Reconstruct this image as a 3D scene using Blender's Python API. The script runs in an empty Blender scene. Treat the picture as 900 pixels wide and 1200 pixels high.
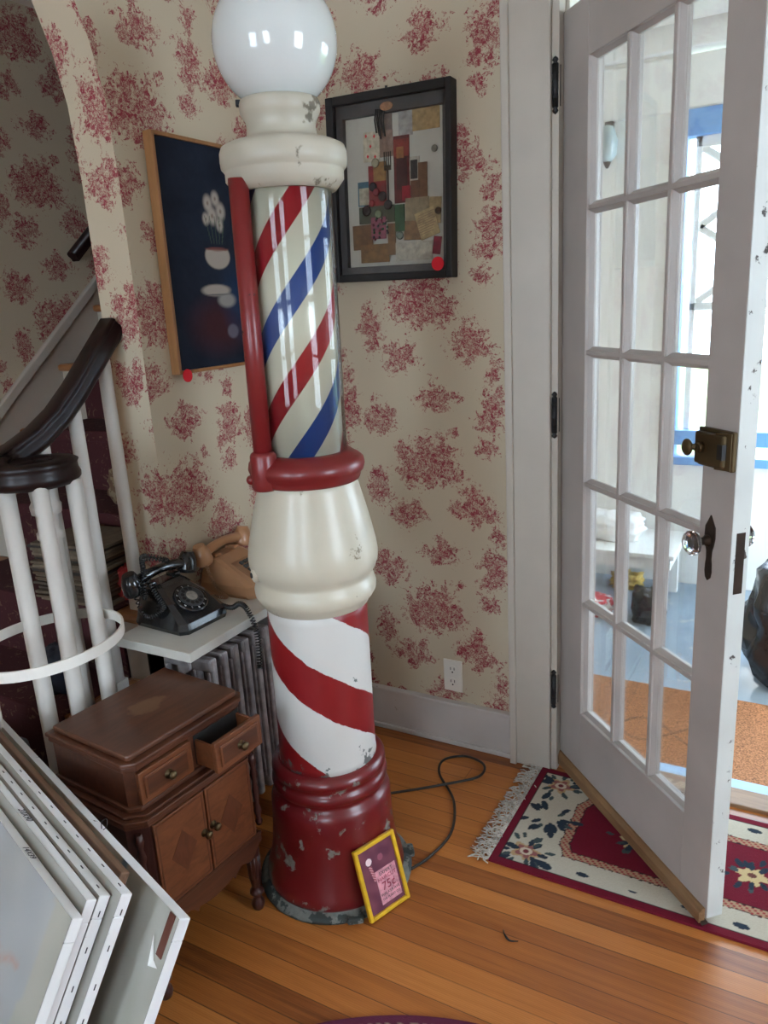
import bpy, bmesh, math, random
from math import *
from mathutils import Vector, Matrix, noise as mnoise
random.seed(7)
C = bpy.context.scene.collection
PI = pi
# ------------------------------------------------------------------ camera
H = 1.55
def camera():
    f, pitch, roll, yaw = 896., radians(15.3), radians(-3.34), radians(29.67)
    fw = Vector((-sin(yaw)*cos(pitch), cos(yaw)*cos(pitch), -sin(pitch)))
    rt = Vector((cos(yaw), sin(yaw), 0)); up = rt.cross(fw)
    r2 = rt*cos(roll)+up*sin(roll); u2 = -rt*sin(roll)+up*cos(roll)
    cd = bpy.data.cameras.new('camera'); co = bpy.data.objects.new('camera', cd); C.objects.link(co)
    m = Matrix((r2, u2, -fw)).transposed().to_4x4(); m.translation = Vector((0, 0, H)); co.matrix_world = m
    cd.sensor_fit = 'VERTICAL'; cd.sensor_height = 36.; cd.lens = f*36./1200.; cd.clip_start = .02; cd.clip_end = 200
    bpy.context.scene.camera = co
camera()
# ------------------------------------------------------------------ world, sun, window light, exposure
sc = bpy.context.scene
sc.view_settings.view_transform = 'Standard'; sc.view_settings.look = 'None'
sc.view_settings.gamma = 1; sc.view_settings.use_curve_mapping = False
sc.view_settings.exposure = -0.08
w = bpy.data.worlds.new('world'); sc.world = w; w.use_nodes = True
w.node_tree.nodes['Background'].inputs[0].default_value = (.68, .84, 1, 1)
w.node_tree.nodes['Background'].inputs[1].default_value = 17.0
def sun(e, rot, ang=3, col=(1, .95, .88)):
    l = bpy.data.lights.new('sun', 'SUN'); l.energy = e; l.angle = radians(ang); l.color = col
    o = bpy.data.objects.new('sun', l); C.objects.link(o); o.rotation_euler = rot
sun(5.0, (radians(48), 0, radians(200)))
def area(name, loc, target, sx, sy, e, col=(1, 1, 1)):
    l = bpy.data.lights.new(name, 'AREA'); l.shape = 'RECTANGLE'; l.size = sx; l.size_y = sy; l.energy = e; l.color = col
    o = bpy.data.objects.new(name, l); C.objects.link(o); o.location = loc
    o.rotation_euler = (Vector(target)-Vector(loc)).to_track_quat('-Z', 'Y').to_euler()
# daylight standing in the three real window openings of the room behind the camera
area('window_daylight', (2.47, .75, 1.55), (0, .75, 1.45), 1.0, 1.5, 12, (.88, .94, 1))
area('window_daylight', (.55, -2.68, 1.55), (.45, 0, 1.45), .9, 1.5, 2.6, (1, .97, .93))
area('window_daylight', (-1.35, -2.68, 1.55), (-1.2, 0, 1.45), .9, 1.5, 2.6, (1, .97, .93))
# ------------------------------------------------------------------ materials
def new_mat(name):
    m = bpy.data.materials.new(name); m.use_nodes = True
    return m, m.node_tree.nodes, m.node_tree.links, m.node_tree.nodes['Principled BSDF']
def srgb(r, g, b): return tuple(((c/255.)/12.92 if c/255. < .04045 else ((c/255.+.055)/1.055)**2.4) for c in (r, g, b))+(1,)
def N(ns, t, **k):
    n = ns.new(t)
    for a, v in k.items(): setattr(n, a, v)
    return n
def setin(ls, node, i, v):
    if v is None: return
    if hasattr(v, 'links'): ls.new(v, node.inputs[i])
    else: node.inputs[i].default_value = v
def M_(ns, ls, op, a, b=None, c=None, clamp=False):
    n = N(ns, 'ShaderNodeMath', operation=op, use_clamp=clamp)
    setin(ls, n, 0, a); setin(ls, n, 1, b); setin(ls, n, 2, c); return n.outputs[0]
def V_(ns, ls, op, a, b=None, c=None):
    n = N(ns, 'ShaderNodeVectorMath', operation=op)
    setin(ls, n, 0, a); setin(ls, n, 1, b); setin(ls, n, 2, c)
    return n.outputs['Value'] if op in ('LENGTH', 'DOT_PRODUCT', 'DISTANCE') else n.outputs[0]
def mixc(ns, ls, f, a, b):
    n = N(ns, 'ShaderNodeMix', data_type='RGBA'); setin(ls, n, 0, f); setin(ls, n, 6, a); setin(ls, n, 7, b); return n.outputs[2]
def noise(ns, ls, vec, scale, detail=3, rough=.5, dist=0):
    n = N(ns, 'ShaderNodeTexNoise'); n.inputs['Scale'].default_value = scale; n.inputs['Detail'].default_value = detail
    n.inputs['Roughness'].default_value = rough; n.inputs['Distortion'].default_value = dist
    if vec is not None: ls.new(vec, n.inputs['Vector'])
    return n
def ramp(ns, ls, f, stops, interp='LINEAR'):
    n = N(ns, 'ShaderNodeValToRGB'); n.color_ramp.interpolation = interp; e = n.color_ramp.elements
    while len(e) < len(stops): e.new(.5)
    for i, (p, c) in enumerate(stops): e[i].position = p; e[i].color = c if len(c) == 4 else tuple(c)+(1,)
    ls.new(f, n.inputs[0]); return n.outputs[0]
def G(v): return (v, v, v, 1)
def coords(ns, kind='Object'): return N(ns, 'ShaderNodeTexCoord').outputs[kind]
def bump(ns, ls, b, h, strength=.3, dist=.002):
    n = N(ns, 'ShaderNodeBump'); n.inputs['Strength'].default_value = strength; n.inputs['Distance'].default_value = dist
    ls.new(h, n.inputs['Height']); ls.new(n.outputs[0], b.inputs['Normal'])
def plain(name, col, rough=.5, metal=0, var=.08, scale=12, bmp=0, coat=0, spec=None, stretch=None):
    m, ns, ls, b = new_mat(name); v = coords(ns)
    if stretch: v = V_(ns, ls, 'MULTIPLY', v, stretch)
    n = noise(ns, ls, v, scale, 4)
    d = tuple(max(0, c*(1-2.2*var)) for c in col[:3])+(1,); l = tuple(min(1, c*(1+1.2*var)) for c in col[:3])+(1,)
    ls.new(ramp(ns, ls, n.outputs[0], [(.3, d), (.7, l)]), b.inputs['Base Color'])
    b.inputs['Roughness'].default_value = rough; b.inputs['Metallic'].default_value = metal; b.inputs['Coat Weight'].default_value = coat
    b.inputs['Coat Roughness'].default_value = .08
    if spec is not None: b.inputs['Specular IOR Level'].default_value = spec
    if bmp: bump(ns, ls, b, noise(ns, ls, v, scale*4, 5).outputs[0], bmp)
    return m
def worn(name, col, chip, amount=.4, scale=9, rough=.4, coat=0, fine=60, bmp=.3, zdep=None):
    """paint over something else, chipped in irregular islands"""
    m, ns, ls, b = new_mat(name); v = coords(ns)
    n = noise(ns, ls, v, scale, 6, .62); n2 = noise(ns, ls, v, 4, 3); n3 = noise(ns, ls, v, fine, 4)
    f = n.outputs[0]
    if zdep:   # paint lost where boots and mops reach: real wear near the bottom rim
        z = N(ns, 'ShaderNodeSeparateXYZ'); ls.new(v, z.inputs[0])
        f = M_(ns, ls, 'ADD', f, M_(ns, ls, 'MULTIPLY', M_(ns, ls, 'SUBTRACT', zdep[0], z.outputs[2], clamp=True), zdep[1]))
    mask = ramp(ns, ls, f, [(1-amount-.015, G(0)), (1-amount+.015, G(1))])
    base = mixc(ns, ls, n2.outputs[0], tuple(c*.72 for c in col[:3])+(1,), tuple(min(1, c*1.2) for c in col[:3])+(1,))
    ch = mixc(ns, ls, n3.outputs[0], tuple(c*.45 for c in chip[:3])+(1,), tuple(min(1, c*1.3) for c in chip[:3])+(1,))
    ls.new(mixc(ns, ls, mask, base, ch), b.inputs['Base Color'])
    ls.new(M_(ns, ls, 'MULTIPLY_ADD', mask, .35, rough), b.inputs['Roughness']); b.inputs['Coat Weight'].default_value = coat
    b.inputs['Coat Roughness'].default_value = .15
    h = M_(ns, ls, 'MULTIPLY_ADD', mask, -.6, M_(ns, ls, 'MULTIPLY', n3.outputs[0], .25))
    bump(ns, ls, b, h, bmp, .002)
    return m
def wallpaper():
    m, ns, ls, b = new_mat('toile_wallpaper')
    uv = N(ns, 'ShaderNodeUVMap').outputs[0]
    n1 = noise(ns, ls, uv, 20, 3, .6); n2 = noise(ns, ls, uv, 75, 3, .6)
    d1 = V_(ns, ls, 'SCALE', V_(ns, ls, 'SUBTRACT', n1.outputs['Color'], (.5, .5, .5))); d1.node.inputs['Scale'].default_value = .075
    d2 = V_(ns, ls, 'SCALE', V_(ns, ls, 'SUBTRACT', n2.outputs['Color'], (.5, .5, .5))); d2.node.inputs['Scale'].default_value = .05
    p = V_(ns, ls, 'ADD', uv, V_(ns, ls, 'ADD', d1, d2))
    T = (.53, .525)
    mot = [(0, .012, .07, .055), (-.06, -.025, .04, .035), (.06, -.015, .045, .04), (0, -.055, .025, .02), (-.025, .075, .02, .018), (.05, .055, .02, .035), (-.085, .03, .02, .03),
           (.162, -.130, .04, .034), (.155, -.09, .02, .03), (.125, -.14, .032, .026), (.205, -.155, .032, .018), (.16, -.185, .018, .014),
           (-.085, -.185, .05, .02), (-.105, -.16, .026, .028), (-.05, -.155, .018, .03), (-.09, -.215, .022, .016),
           (.04, -.305, .055, .02), (.03, -.275, .014, .022), (.055, -.285, .026, .018), (.035, -.335, .035, .012),
           (-.17, -.385, .05, .03), (-.185, -.35, .018, .028), (-.14, -.355, .026, .018), (-.165, -.42, .026, .016),
           (.235, -.345, .036, .05), (.215, -.395, .03, .018), (.25, -.30, .02, .02),
           (-.185, -.09, .028, .048), (-.19, -.04, .018, .025), (.105, -.42, .012, .012), (.245, -.225, .02, .028), (.21, .06, .028, .02)]
    md = None
    for cx, cy, rx, ry in mot:
        rx *= 1.25; ry *= 1.25
        q = V_(ns, ls, 'SUBTRACT', p, (-1.10+cx, 1.548+cy, 0))
        q = V_(ns, ls, 'WRAP', q, (T[0]/2, T[1]/2, 1), (-T[0]/2, -T[1]/2, -1))
        q = V_(ns, ls, 'MULTIPLY', q, (1/rx, 1/ry, 0))
        L = V_(ns, ls, 'LENGTH', q)
        md = L if md is None else M_(ns, ls, 'MINIMUM', md, L)
    n3 = noise(ns, ls, uv, 120, 2, .6, 1.0); n4 = noise(ns, ls, uv, 34, 4, .72, 1.2)
    e = M_(ns, ls, 'ADD', md, M_(ns, ls, 'ADD', M_(ns, ls, 'MULTIPLY', M_(ns, ls, 'SUBTRACT', n3.outputs[0], .5), 1.5), M_(ns, ls, 'MULTIPLY', M_(ns, ls, 'SUBTRACT', n4.outputs[0], .5), 4.2)))
    mask = ramp(ns, ls, M_(ns, ls, 'MULTIPLY', e, .5), [(.44, G(1)), (.54, G(0))])
    def ridge(sc, w, d):
        q = noise(ns, ls, uv, sc, 2, .5, d); return ramp(ns, ls, M_(ns, ls, 'ABSOLUTE', M_(ns, ls, 'SUBTRACT', q.outputs[0], .5)), [(w*.45, G(1)), (w, G(0))])
    clump = ramp(ns, ls, noise(ns, ls, uv, 48, 4, .72, 1.5).outputs[0], [(.50, G(0)), (.58, G(1))])
    lines = M_(ns, ls, 'MAXIMUM', ridge(62, .040, 1.5), M_(ns, ls, 'MULTIPLY', ridge(115, .055, .8), .75))
    ink = M_(ns, ls, 'MULTIPLY', mask, M_(ns, ls, 'MULTIPLY_ADD', M_(ns, ls, 'MAXIMUM', lines, clump), .84, .13), clamp=True)
    ncol = noise(ns, ls, uv, 25, 2)
    inkc = mixc(ns, ls, ncol.outputs[0], (.20, .012, .030, 1), (.34, .036, .062, 1))
    fade = noise(ns, ls, uv, 1.3, 2)
    paper = mixc(ns, ls, fade.outputs[0], (.50, .42, .30, 1), (.57, .485, .36, 1))
    ls.new(mixc(ns, ls, ink, paper, inkc), b.inputs['Base Color']); b.inputs['Roughness'].default_value = .75
    b.inputs['Specular IOR Level'].default_value = .25
    return m
def floor_mat():
    m, ns, ls, b = new_mat('pine_floorboards'); v = coords(ns)
    s = N(ns, 'ShaderNodeSeparateXYZ'); ls.new(v, s.inputs[0]); pw = .062
    yy = M_(ns, ls, 'DIVIDE', s.outputs[1], pw); idn = M_(ns, ls, 'FLOOR', yy); fr = M_(ns, ls, 'FRACT', yy)
    wn = N(ns, 'ShaderNodeTexWhiteNoise', noise_dimensions='1D'); ls.new(idn, wn.inputs['W'])
    off = M_(ns, ls, 'MULTIPLY', wn.outputs[0], 7)
    xc = M_(ns, ls, 'FLOOR', M_(ns, ls, 'DIVIDE', M_(ns, ls, 'ADD', s.outputs[0], off), 7.5))
    wn2 = N(ns, 'ShaderNodeTexWhiteNoise', noise_dimensions='2D'); cb = N(ns, 'ShaderNodeCombineXYZ'); ls.new(idn, cb.inputs[0]); ls.new(xc, cb.inputs[1]); ls.new(cb.outputs[0], wn2.inputs['Vector'])
    gv = N(ns, 'ShaderNodeCombineXYZ'); ls.new(M_(ns, ls, 'MULTIPLY_ADD', s.outputs[0], 1.2, M_(ns, ls, 'MULTIPLY', wn2.outputs[0], 40)), gv.inputs[0]); ls.new(M_(ns, ls, 'MULTIPLY', s.outputs[1], 26), gv.inputs[1])
    g = noise(ns, ls, gv.outputs[0], 2.2, 5, .6, .8)
    comb = N(ns, 'ShaderNodeTexWave', wave_type='BANDS', bands_direction='Y'); cv = N(ns, 'ShaderNodeCombineXYZ')
    ls.new(M_(ns, ls, 'MULTIPLY_ADD', g.outputs[0], .006, s.outputs[1]), cv.inputs[1]); ls.new(cv.outputs[0], comb.inputs[0]); comb.inputs['Scale'].default_value = 62; comb.inputs['Distortion'].default_value = .5
    t = M_(ns, ls, 'ADD', M_(ns, ls, 'MULTIPLY', wn2.outputs[0], .5), M_(ns, ls, 'MULTIPLY', g.outputs[0], .55))
    col = ramp(ns, ls, t, [(.18, (.15, .042, .012, 1)), (.36, (.32, .100, .024, 1)), (.60, (.46, .155, .034, 1)), (.9, (.58, .22, .055, 1))])
    cm = ramp(ns, ls, comb.outputs[0], [(.0, G(.72)), (.35, G(1))])
    mx = N(ns, 'ShaderNodeMix', data_type='RGBA', blend_type='MULTIPLY'); mx.inputs[0].default_value = .55; ls.new(col, mx.inputs[6]); ls.new(cm, mx.inputs[7])
    seam = M_(ns, ls, 'LESS_THAN', M_(ns, ls, 'MINIMUM', fr, M_(ns, ls, 'SUBTRACT', 1., fr)), .022)
    fx = M_(ns, ls, 'FRACT', M_(ns, ls, 'DIVIDE', M_(ns, ls, 'ADD', s.outputs[0], off), 7.5))
    seam2 = M_(ns, ls, 'LESS_THAN', fx, .0004); sm = M_(ns, ls, 'MAXIMUM', seam, seam2)
    wide = M_(ns, ls, 'MULTIPLY', sm, M_(ns, ls, 'MULTIPLY_ADD', wn.outputs[0], .6, .35))
    ls.new(mixc(ns, ls, wide, mx.outputs[2], (.045, .018, .008, 1)), b.inputs['Base Color'])
    dust = noise(ns, ls, v, 9, 5, .6)
    ls.new(ramp(ns, ls, dust.outputs[0], [(.3, G(.30)), (.7, G(.44))]), b.inputs['Roughness'])
    bump(ns, ls, b, M_(ns, ls, 'MULTIPLY_ADD', sm, -1., M_(ns, ls, 'MULTIPLY', comb.outputs[0], .12)), .35, .0015)
    return m
def wood(name, dark, light, rough=.4, scale=6, stretch=(1, 8, 8), coat=0, stain=False, bmp=.1):
    m, ns, ls, b = new_mat(name); v = coords(ns); q = V_(ns, ls, 'MULTIPLY', v, stretch)
    n = noise(ns, ls, q, scale, 6, .6, .6); n2 = noise(ns, ls, v, 5, 3)
    col = ramp(ns, ls, M_(ns, ls, 'MULTIPLY_ADD', n2.outputs[0], .35, M_(ns, ls, 'MULTIPLY', n.outputs[0], .65)), [(.33, dark), (.66, light)])
    if stain:
        sn = noise(ns, ls, v, 22, 5, .7)
        d = V_(ns, ls, 'LENGTH', V_(ns, ls, 'MULTIPLY', V_(ns, ls, 'SUBTRACT', v, (-.010, .003, .63)), (16, 11, 0)))
        f = ramp(ns, ls, M_(ns, ls, 'ADD', d, M_(ns, ls, 'MULTIPLY', sn.outputs[0], .9)), [(.90, G(.6)), (1.0, G(0))])
        col = mixc(ns, ls, f, col, (.20, .105, .052, 1))
    ls.new(col, b.inputs['Base Color']); b.inputs['Roughness'].default_value = rough; b.inputs['Coat Weight'].default_value = coat; b.inputs['Coat Roughness'].default_value = .2
    bump(ns, ls, b, n.outputs[0], bmp, .001)
    return m
def glass(name, tint=(1, 1, 1, 1), refl=.5):
    m, ns, ls, b = new_mat(name); ns.remove(b)
    t = N(ns, 'ShaderNodeBsdfTransparent'); t.inputs[0].default_value = tint
    g = N(ns, 'ShaderNodeBsdfGlossy'); g.inputs['Roughness'].default_value = .03
    fr = N(ns, 'ShaderNodeFresnel'); fr.inputs[0].default_value = 1.45
    mx = N(ns, 'ShaderNodeMixShader'); ls.new(M_(ns, ls, 'MULTIPLY', fr.outputs[0], refl), mx.inputs[0]); ls.new(t.outputs[0], mx.inputs[1]); ls.new(g.outputs[0], mx.inputs[2])
    ls.new(mx.outputs[0], ns['Material Output'].inputs[0]); return m
def stripes(name, period, slope, bands, base, paint_rough=.3, wob=0, coat=0, chip=None):
    """helical paint bands: bands = [(start,end,colour)] in metres of z at the front, repeating every period"""
    m, ns, ls, b = new_mat(name); v = coords(ns); s = N(ns, 'ShaderNodeSeparateXYZ'); ls.new(v, s.inputs[0])
    th = M_(ns, ls, 'ARCTAN2', s.outputs[1], s.outputs[0])
    z0 = M_(ns, ls, 'SUBTRACT', s.outputs[2], M_(ns, ls, 'MULTIPLY', th, slope*180/pi))
    if wob:
        nn = noise(ns, ls, v, 22, 5, .65); z0 = M_(ns, ls, 'ADD', z0, M_(ns, ls, 'MULTIPLY', M_(ns, ls, 'SUBTRACT', nn.outputs[0], .5), wob))
    f = M_(ns, ls, 'FRACT', M_(ns, ls, 'DIVIDE', z0, period)); col = base
    nz = noise(ns, ls, V_(ns, ls, 'MULTIPLY', v, (1, 1, .5)), 14, 4)
    for a, e, c in bands:
        a = (a/period) % 1; e = (e/period) % 1
        x = M_(ns, ls, 'GREATER_THAN', f, a); y = M_(ns, ls, 'LESS_THAN', f, e)
        k = M_(ns, ls, 'MULTIPLY', x, y) if a < e else M_(ns, ls, 'MAXIMUM', x, y)
        cc = mixc(ns, ls, nz.outputs[0], tuple(q*.75 for q in c[:3])+(1,), tuple(min(1, q*1.2) for q in c[:3])+(1,))
        col = mixc(ns, ls, k, col, cc)
    if chip:
        cn = noise(ns, ls, v, 16, 6, .65)
        fz = M_(ns, ls, 'ADD', cn.outputs[0], M_(ns, ls, 'MULTIPLY', M_(ns, ls, 'SUBTRACT', chip, s.outputs[2], clamp=True), 3.))
        col = mixc(ns, ls, ramp(ns, ls, fz, [(.70, G(0)), (.72, G(1))]), col, (.12, .13, .12, 1))
    ls.new(col, b.inputs['Base Color']) if hasattr(col, 'links') else None
    b.inputs['Roughness'].default_value = paint_rough; b.inputs['Coat Weight'].default_value = coat; b.inputs['Coat Roughness'].default_value = .05
    bump(ns, ls, b, noise(ns, ls, v, 60, 4).outputs[0], .12 if wob else .02, .001)
    return m
def vcol(name, rough=.8, bmp=0, sc_=300, coat=0):
    m, ns, ls, b = new_mat(name); a = N(ns, 'ShaderNodeVertexColor'); a.layer_name = 'Col'
    ls.new(a.outputs[0], b.inputs['Base Color']); b.inputs['Roughness'].default_value = rough; b.inputs['Coat Weight'].default_value = coat; b.inputs['Specular IOR Level'].default_value = .2
    if bmp: bump(ns, ls, b, noise(ns, ls, coords(ns), sc_, 3).outputs[0], bmp, .003)
    return m
MAT = dict(
    paper=wallpaper(), floor=floor_mat(),
    trim=plain('old_white_trim_paint', srgb(182, 173, 160), .42, var=.03, scale=6, bmp=.05),
    doorpaint=worn('door_white_paint', srgb(174, 165, 158), srgb(136, 126, 118), .24, 8, .45),
    litedgepaint=worn('worn_lit_door_edge_paint', srgb(206, 210, 205), srgb(84, 80, 76), .36, 22, .5),  # same paint as the face, with daylight put into the edge's lighter colour
    ceil=plain('ceiling_paint', srgb(225, 220, 210), .8, var=.02),
    plaster=plain('grey_plaster', srgb(178, 166, 152), .6, var=.04, scale=3),
    black=plain('black_iron', (.012, .012, .013, 1), .45, .3, bmp=.2),
    brass=plain('dull_brass', (.10, .068, .032, 1), .42, .8, var=.15),
    oldbronze=plain('dark_bronze', (.045, .030, .022, 1), .45, .6, var=.2, bmp=.2),
    glass=glass('window_glass'), crystal=None,
    banister=wood('dark_mahogany', (.005, .0015, .0015, 1), (.013, .0035, .003, 1), .42, coat=.08, bmp=.03),
    balpaint=plain('baluster_white_paint', srgb(196, 190, 182), .55, var=.02, scale=5),
    oak=wood('orange_tread_wood', (.22, .085, .03, 1), (.36, .16, .06, 1), .45),
    cab=wood('cabinet_walnut', (.036, .010, .0045, 1), (.105, .032, .013, 1), .42, coat=.15, stretch=(8, 1, 8)),
    cabtop=wood('cabinet_top_walnut', (.050, .017, .008, 1), (.12, .042, .020, 1), .42, coat=.2, stretch=(8, 1, 8), stain=True),
    cabdark=wood('cabinet_dark_mahogany', (.020, .005, .004, 1), (.055, .014, .009, 1), .38, coat=.2, stretch=(8, 8, 1)),
    veneer=wood('cabinet_veneer', (.085, .024, .009, 1), (.175, .056, .020, 1), .4, coat=.2, stretch=(8, 3, 8), scale=9),
    diamond=wood('veneer_diamond', (.055, .014, .007, 1), (.12, .034, .014, 1), .4, coat=.2, stretch=(8, 8, 3)),
    inside=plain('drawer_inside', (.008, .006, .005, 1), .8),
    polewhite=worn('aged_cream_paint', srgb(198, 190, 170), srgb(140, 128, 108), .33, 14, .38, coat=.2, bmp=.25),
    polecap=worn('cap_grimy_cream_paint', srgb(184, 176, 158), srgb(112, 102, 86), .405, 7, .42, coat=.1, bmp=.3),
    polered=worn('enamel_red_paint', (.18, .010, .011, 1), srgb(60, 38, 34), .34, 20, .38, coat=.2, bmp=.25),
    polebase=worn('chipped_base_red_paint', (.15, .007, .010, 1), (.20, .19, .165, 1), .395, 15, .34, coat=.3),
    flange=worn('bare_iron_flange', (.035, .045, .042, 1), (.20, .21, .19, 1), .5, 18, .6),
    drum=stripes('glass_drum_stripes', .3495, .00204, [(1.716, 1.792, (.33, .016, .024, 1)), (1.541, 1.618, (.018, .060, .235, 1))], srgb(204, 198, 178), coat=.6),
    column=stripes('hand_painted_stripes', .29, -.0016, [(.556, .677, (.23, .008, .010, 1))], (.60, .58, .54, 1), .38, wob=.016, chip=.44),
    tube=glass('pole_glass_tube', (.97, .98, .96, 1), .9),
    radiator=plain('tarnished_silver_radiator', (.46, .42, .42, 1), .36, .35, var=.2, scale=25, bmp=.2),
    shelf=plain('grey_white_shelf', srgb(202, 198, 188), .5, var=.03),
    bake=plain('black_phone_plastic', (.010, .011, .013, 1), .16, var=.05, coat=.5),
    beige=plain('tan_phone_plastic', srgb(172, 126, 90), .3, var=.04, coat=.2),
    beigedark=plain('tan_keypad_plate', srgb(150, 108, 76), .4),
    key=plain('dark_phone_key', (.035, .04, .042, 1), .35),
    dialgrey=plain('dial_card', srgb(150, 145, 135), .5, var=.15, scale=90),
    white=plain('white_mark', srgb(225, 222, 215), .5),
    gold=plain('yellow_painted_frame', srgb(222, 176, 38), .35, var=.08, scale=40, coat=.2),
    blackframe=plain('black_painted_frame', (.008, .007, .007, 1), .6, var=.2, scale=20, bmp=.2),
    honey=wood('honey_wood_frame', (.22, .10, .035, 1), (.36, .17, .065, 1), .4, stretch=(6, 6, 1)),
    reddot=plain('red_sticker', srgb(212, 8, 34), .6, var=.02),
    cord=plain('brown_black_flex', (.030, .024, .020, 1), .4),
    fringe=plain('cotton_fringe', srgb(196, 188, 176), .9, var=.15, scale=80),
    vc=vcol('dyed_pile', .95, .5, 420), vcp=vcol('brushed_paint', .75, .15, 90), vcf=vcol('printed_card', .6),
    outlet=plain('outlet_plastic', srgb(224, 219, 208), .35, var=.01),
    hoop=worn('white_bent_wood_hoop', srgb(232, 229, 220), srgb(150, 140, 120), .27, 20, .4),
    canvasedge=worn('primed_canvas_edge', srgb(240, 240, 237), srgb(105, 95, 85), .315, 26, .6),
    rawwood=wood('old_brown_board', (.13, .068, .038, 1), (.24, .14, .085, 1), .6, stretch=(1, 8, 8)),
    pencil=plain('dark_ink', (.03, .03, .035, 1), .6),
    steel=plain('staple_steel', (.05, .05, .055, 1), .4, .6),
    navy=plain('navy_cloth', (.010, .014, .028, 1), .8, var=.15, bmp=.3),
    greycloth=plain('grey_cloth', srgb(104, 106, 112), .9, var=.12, bmp=.4),
    redcloth=None, runner=None,
    weather=wood('raw_weatherstrip_wood', (.16, .08, .036, 1), (.30, .17, .08, 1), .5, stretch=(1, 8, 8)),
    weatherdark=plain('dark_sweep_rubber', (.05, .033, .022, 1), .6),
    porchfloor=worn('porch_grey_blue_paint', srgb(150, 166, 180), srgb(200, 200, 198), .38, 10, .6),
    porchwhite=plain('porch_white_boards', srgb(236, 236, 232), .6, var=.02, scale=4),
    porchblue=plain('porch_blue_paint', srgb(110, 166, 226), .5, var=.05),
    mat=plain('coir_orange', srgb(166, 112, 74), .95, var=.3, scale=160, bmp=.8),
    trash=plain('black_plastic_bag', (.016, .016, .018, 1), .22, var=.1, bmp=.3),
    whitecloth=plain('white_cloth', srgb(240, 240, 238), .8, var=.03),
    leaf=plain('leaf_green', srgb(120, 165, 90), .7, var=.3, scale=9),
    straw=plain('straw_yellow', srgb(214, 180, 96), .8, var=.25, scale=60),
    clay=plain('clay_brown', srgb(186, 128, 98), .7), flagred=plain('red_cloth', srgb(214, 66, 76), .8),
)
MAT['banister'].node_tree.nodes['Principled BSDF'].inputs['Specular IOR Level'].default_value = .28
def small_pattern(name, base, spot, scale, thr, rough=.9):
    m, ns, ls, b = new_mat(name); v = coords(ns)
    n = noise(ns, ls, v, scale, 3, .6, 1.5)
    ls.new(ramp(ns, ls, n.outputs[0], [(thr, base), (thr+.04, spot)]), b.inputs['Base Color']); b.inputs['Roughness'].default_value = rough; return m
MAT['redcloth'] = small_pattern('red_floral_cloth', (.33, .02, .018, 1), (.55, .28, .14, 1), 75, .62)
MAT['runner'] = small_pattern('maroon_stair_runner', (.045, .005, .008, 1), (.11, .06, .04, 1), 30, .60)
MAT['tapestry'] = small_pattern('tapestry_cloth', (.12, .07, .04, 1), (.24, .19, .12, 1), 28, .5)
def crystal():
    m, ns, ls, b = new_mat('cut_glass'); b.inputs['Transmission Weight'].default_value = 1; b.inputs['Roughness'].default_value = .02; b.inputs['IOR'].default_value = 1.5
    b.inputs['Base Color'].default_value = (.93, .92, .96, 1); return m
MAT['crystal'] = crystal()
def opal():
    m, ns, ls, b = new_mat('opal_glass_globe'); b.inputs['Base Color'].default_value = (.62, .635, .61, 1); b.inputs['Roughness'].default_value = .06
    b.inputs['Subsurface Weight'].default_value = .2; b.inputs['Subsurface Radius'].default_value = (.03, .03, .03); b.inputs['Coat Weight'].default_value = .3; b.inputs['Coat Roughness'].default_value = .02
    return m
MAT['opal'] = opal()
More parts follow.
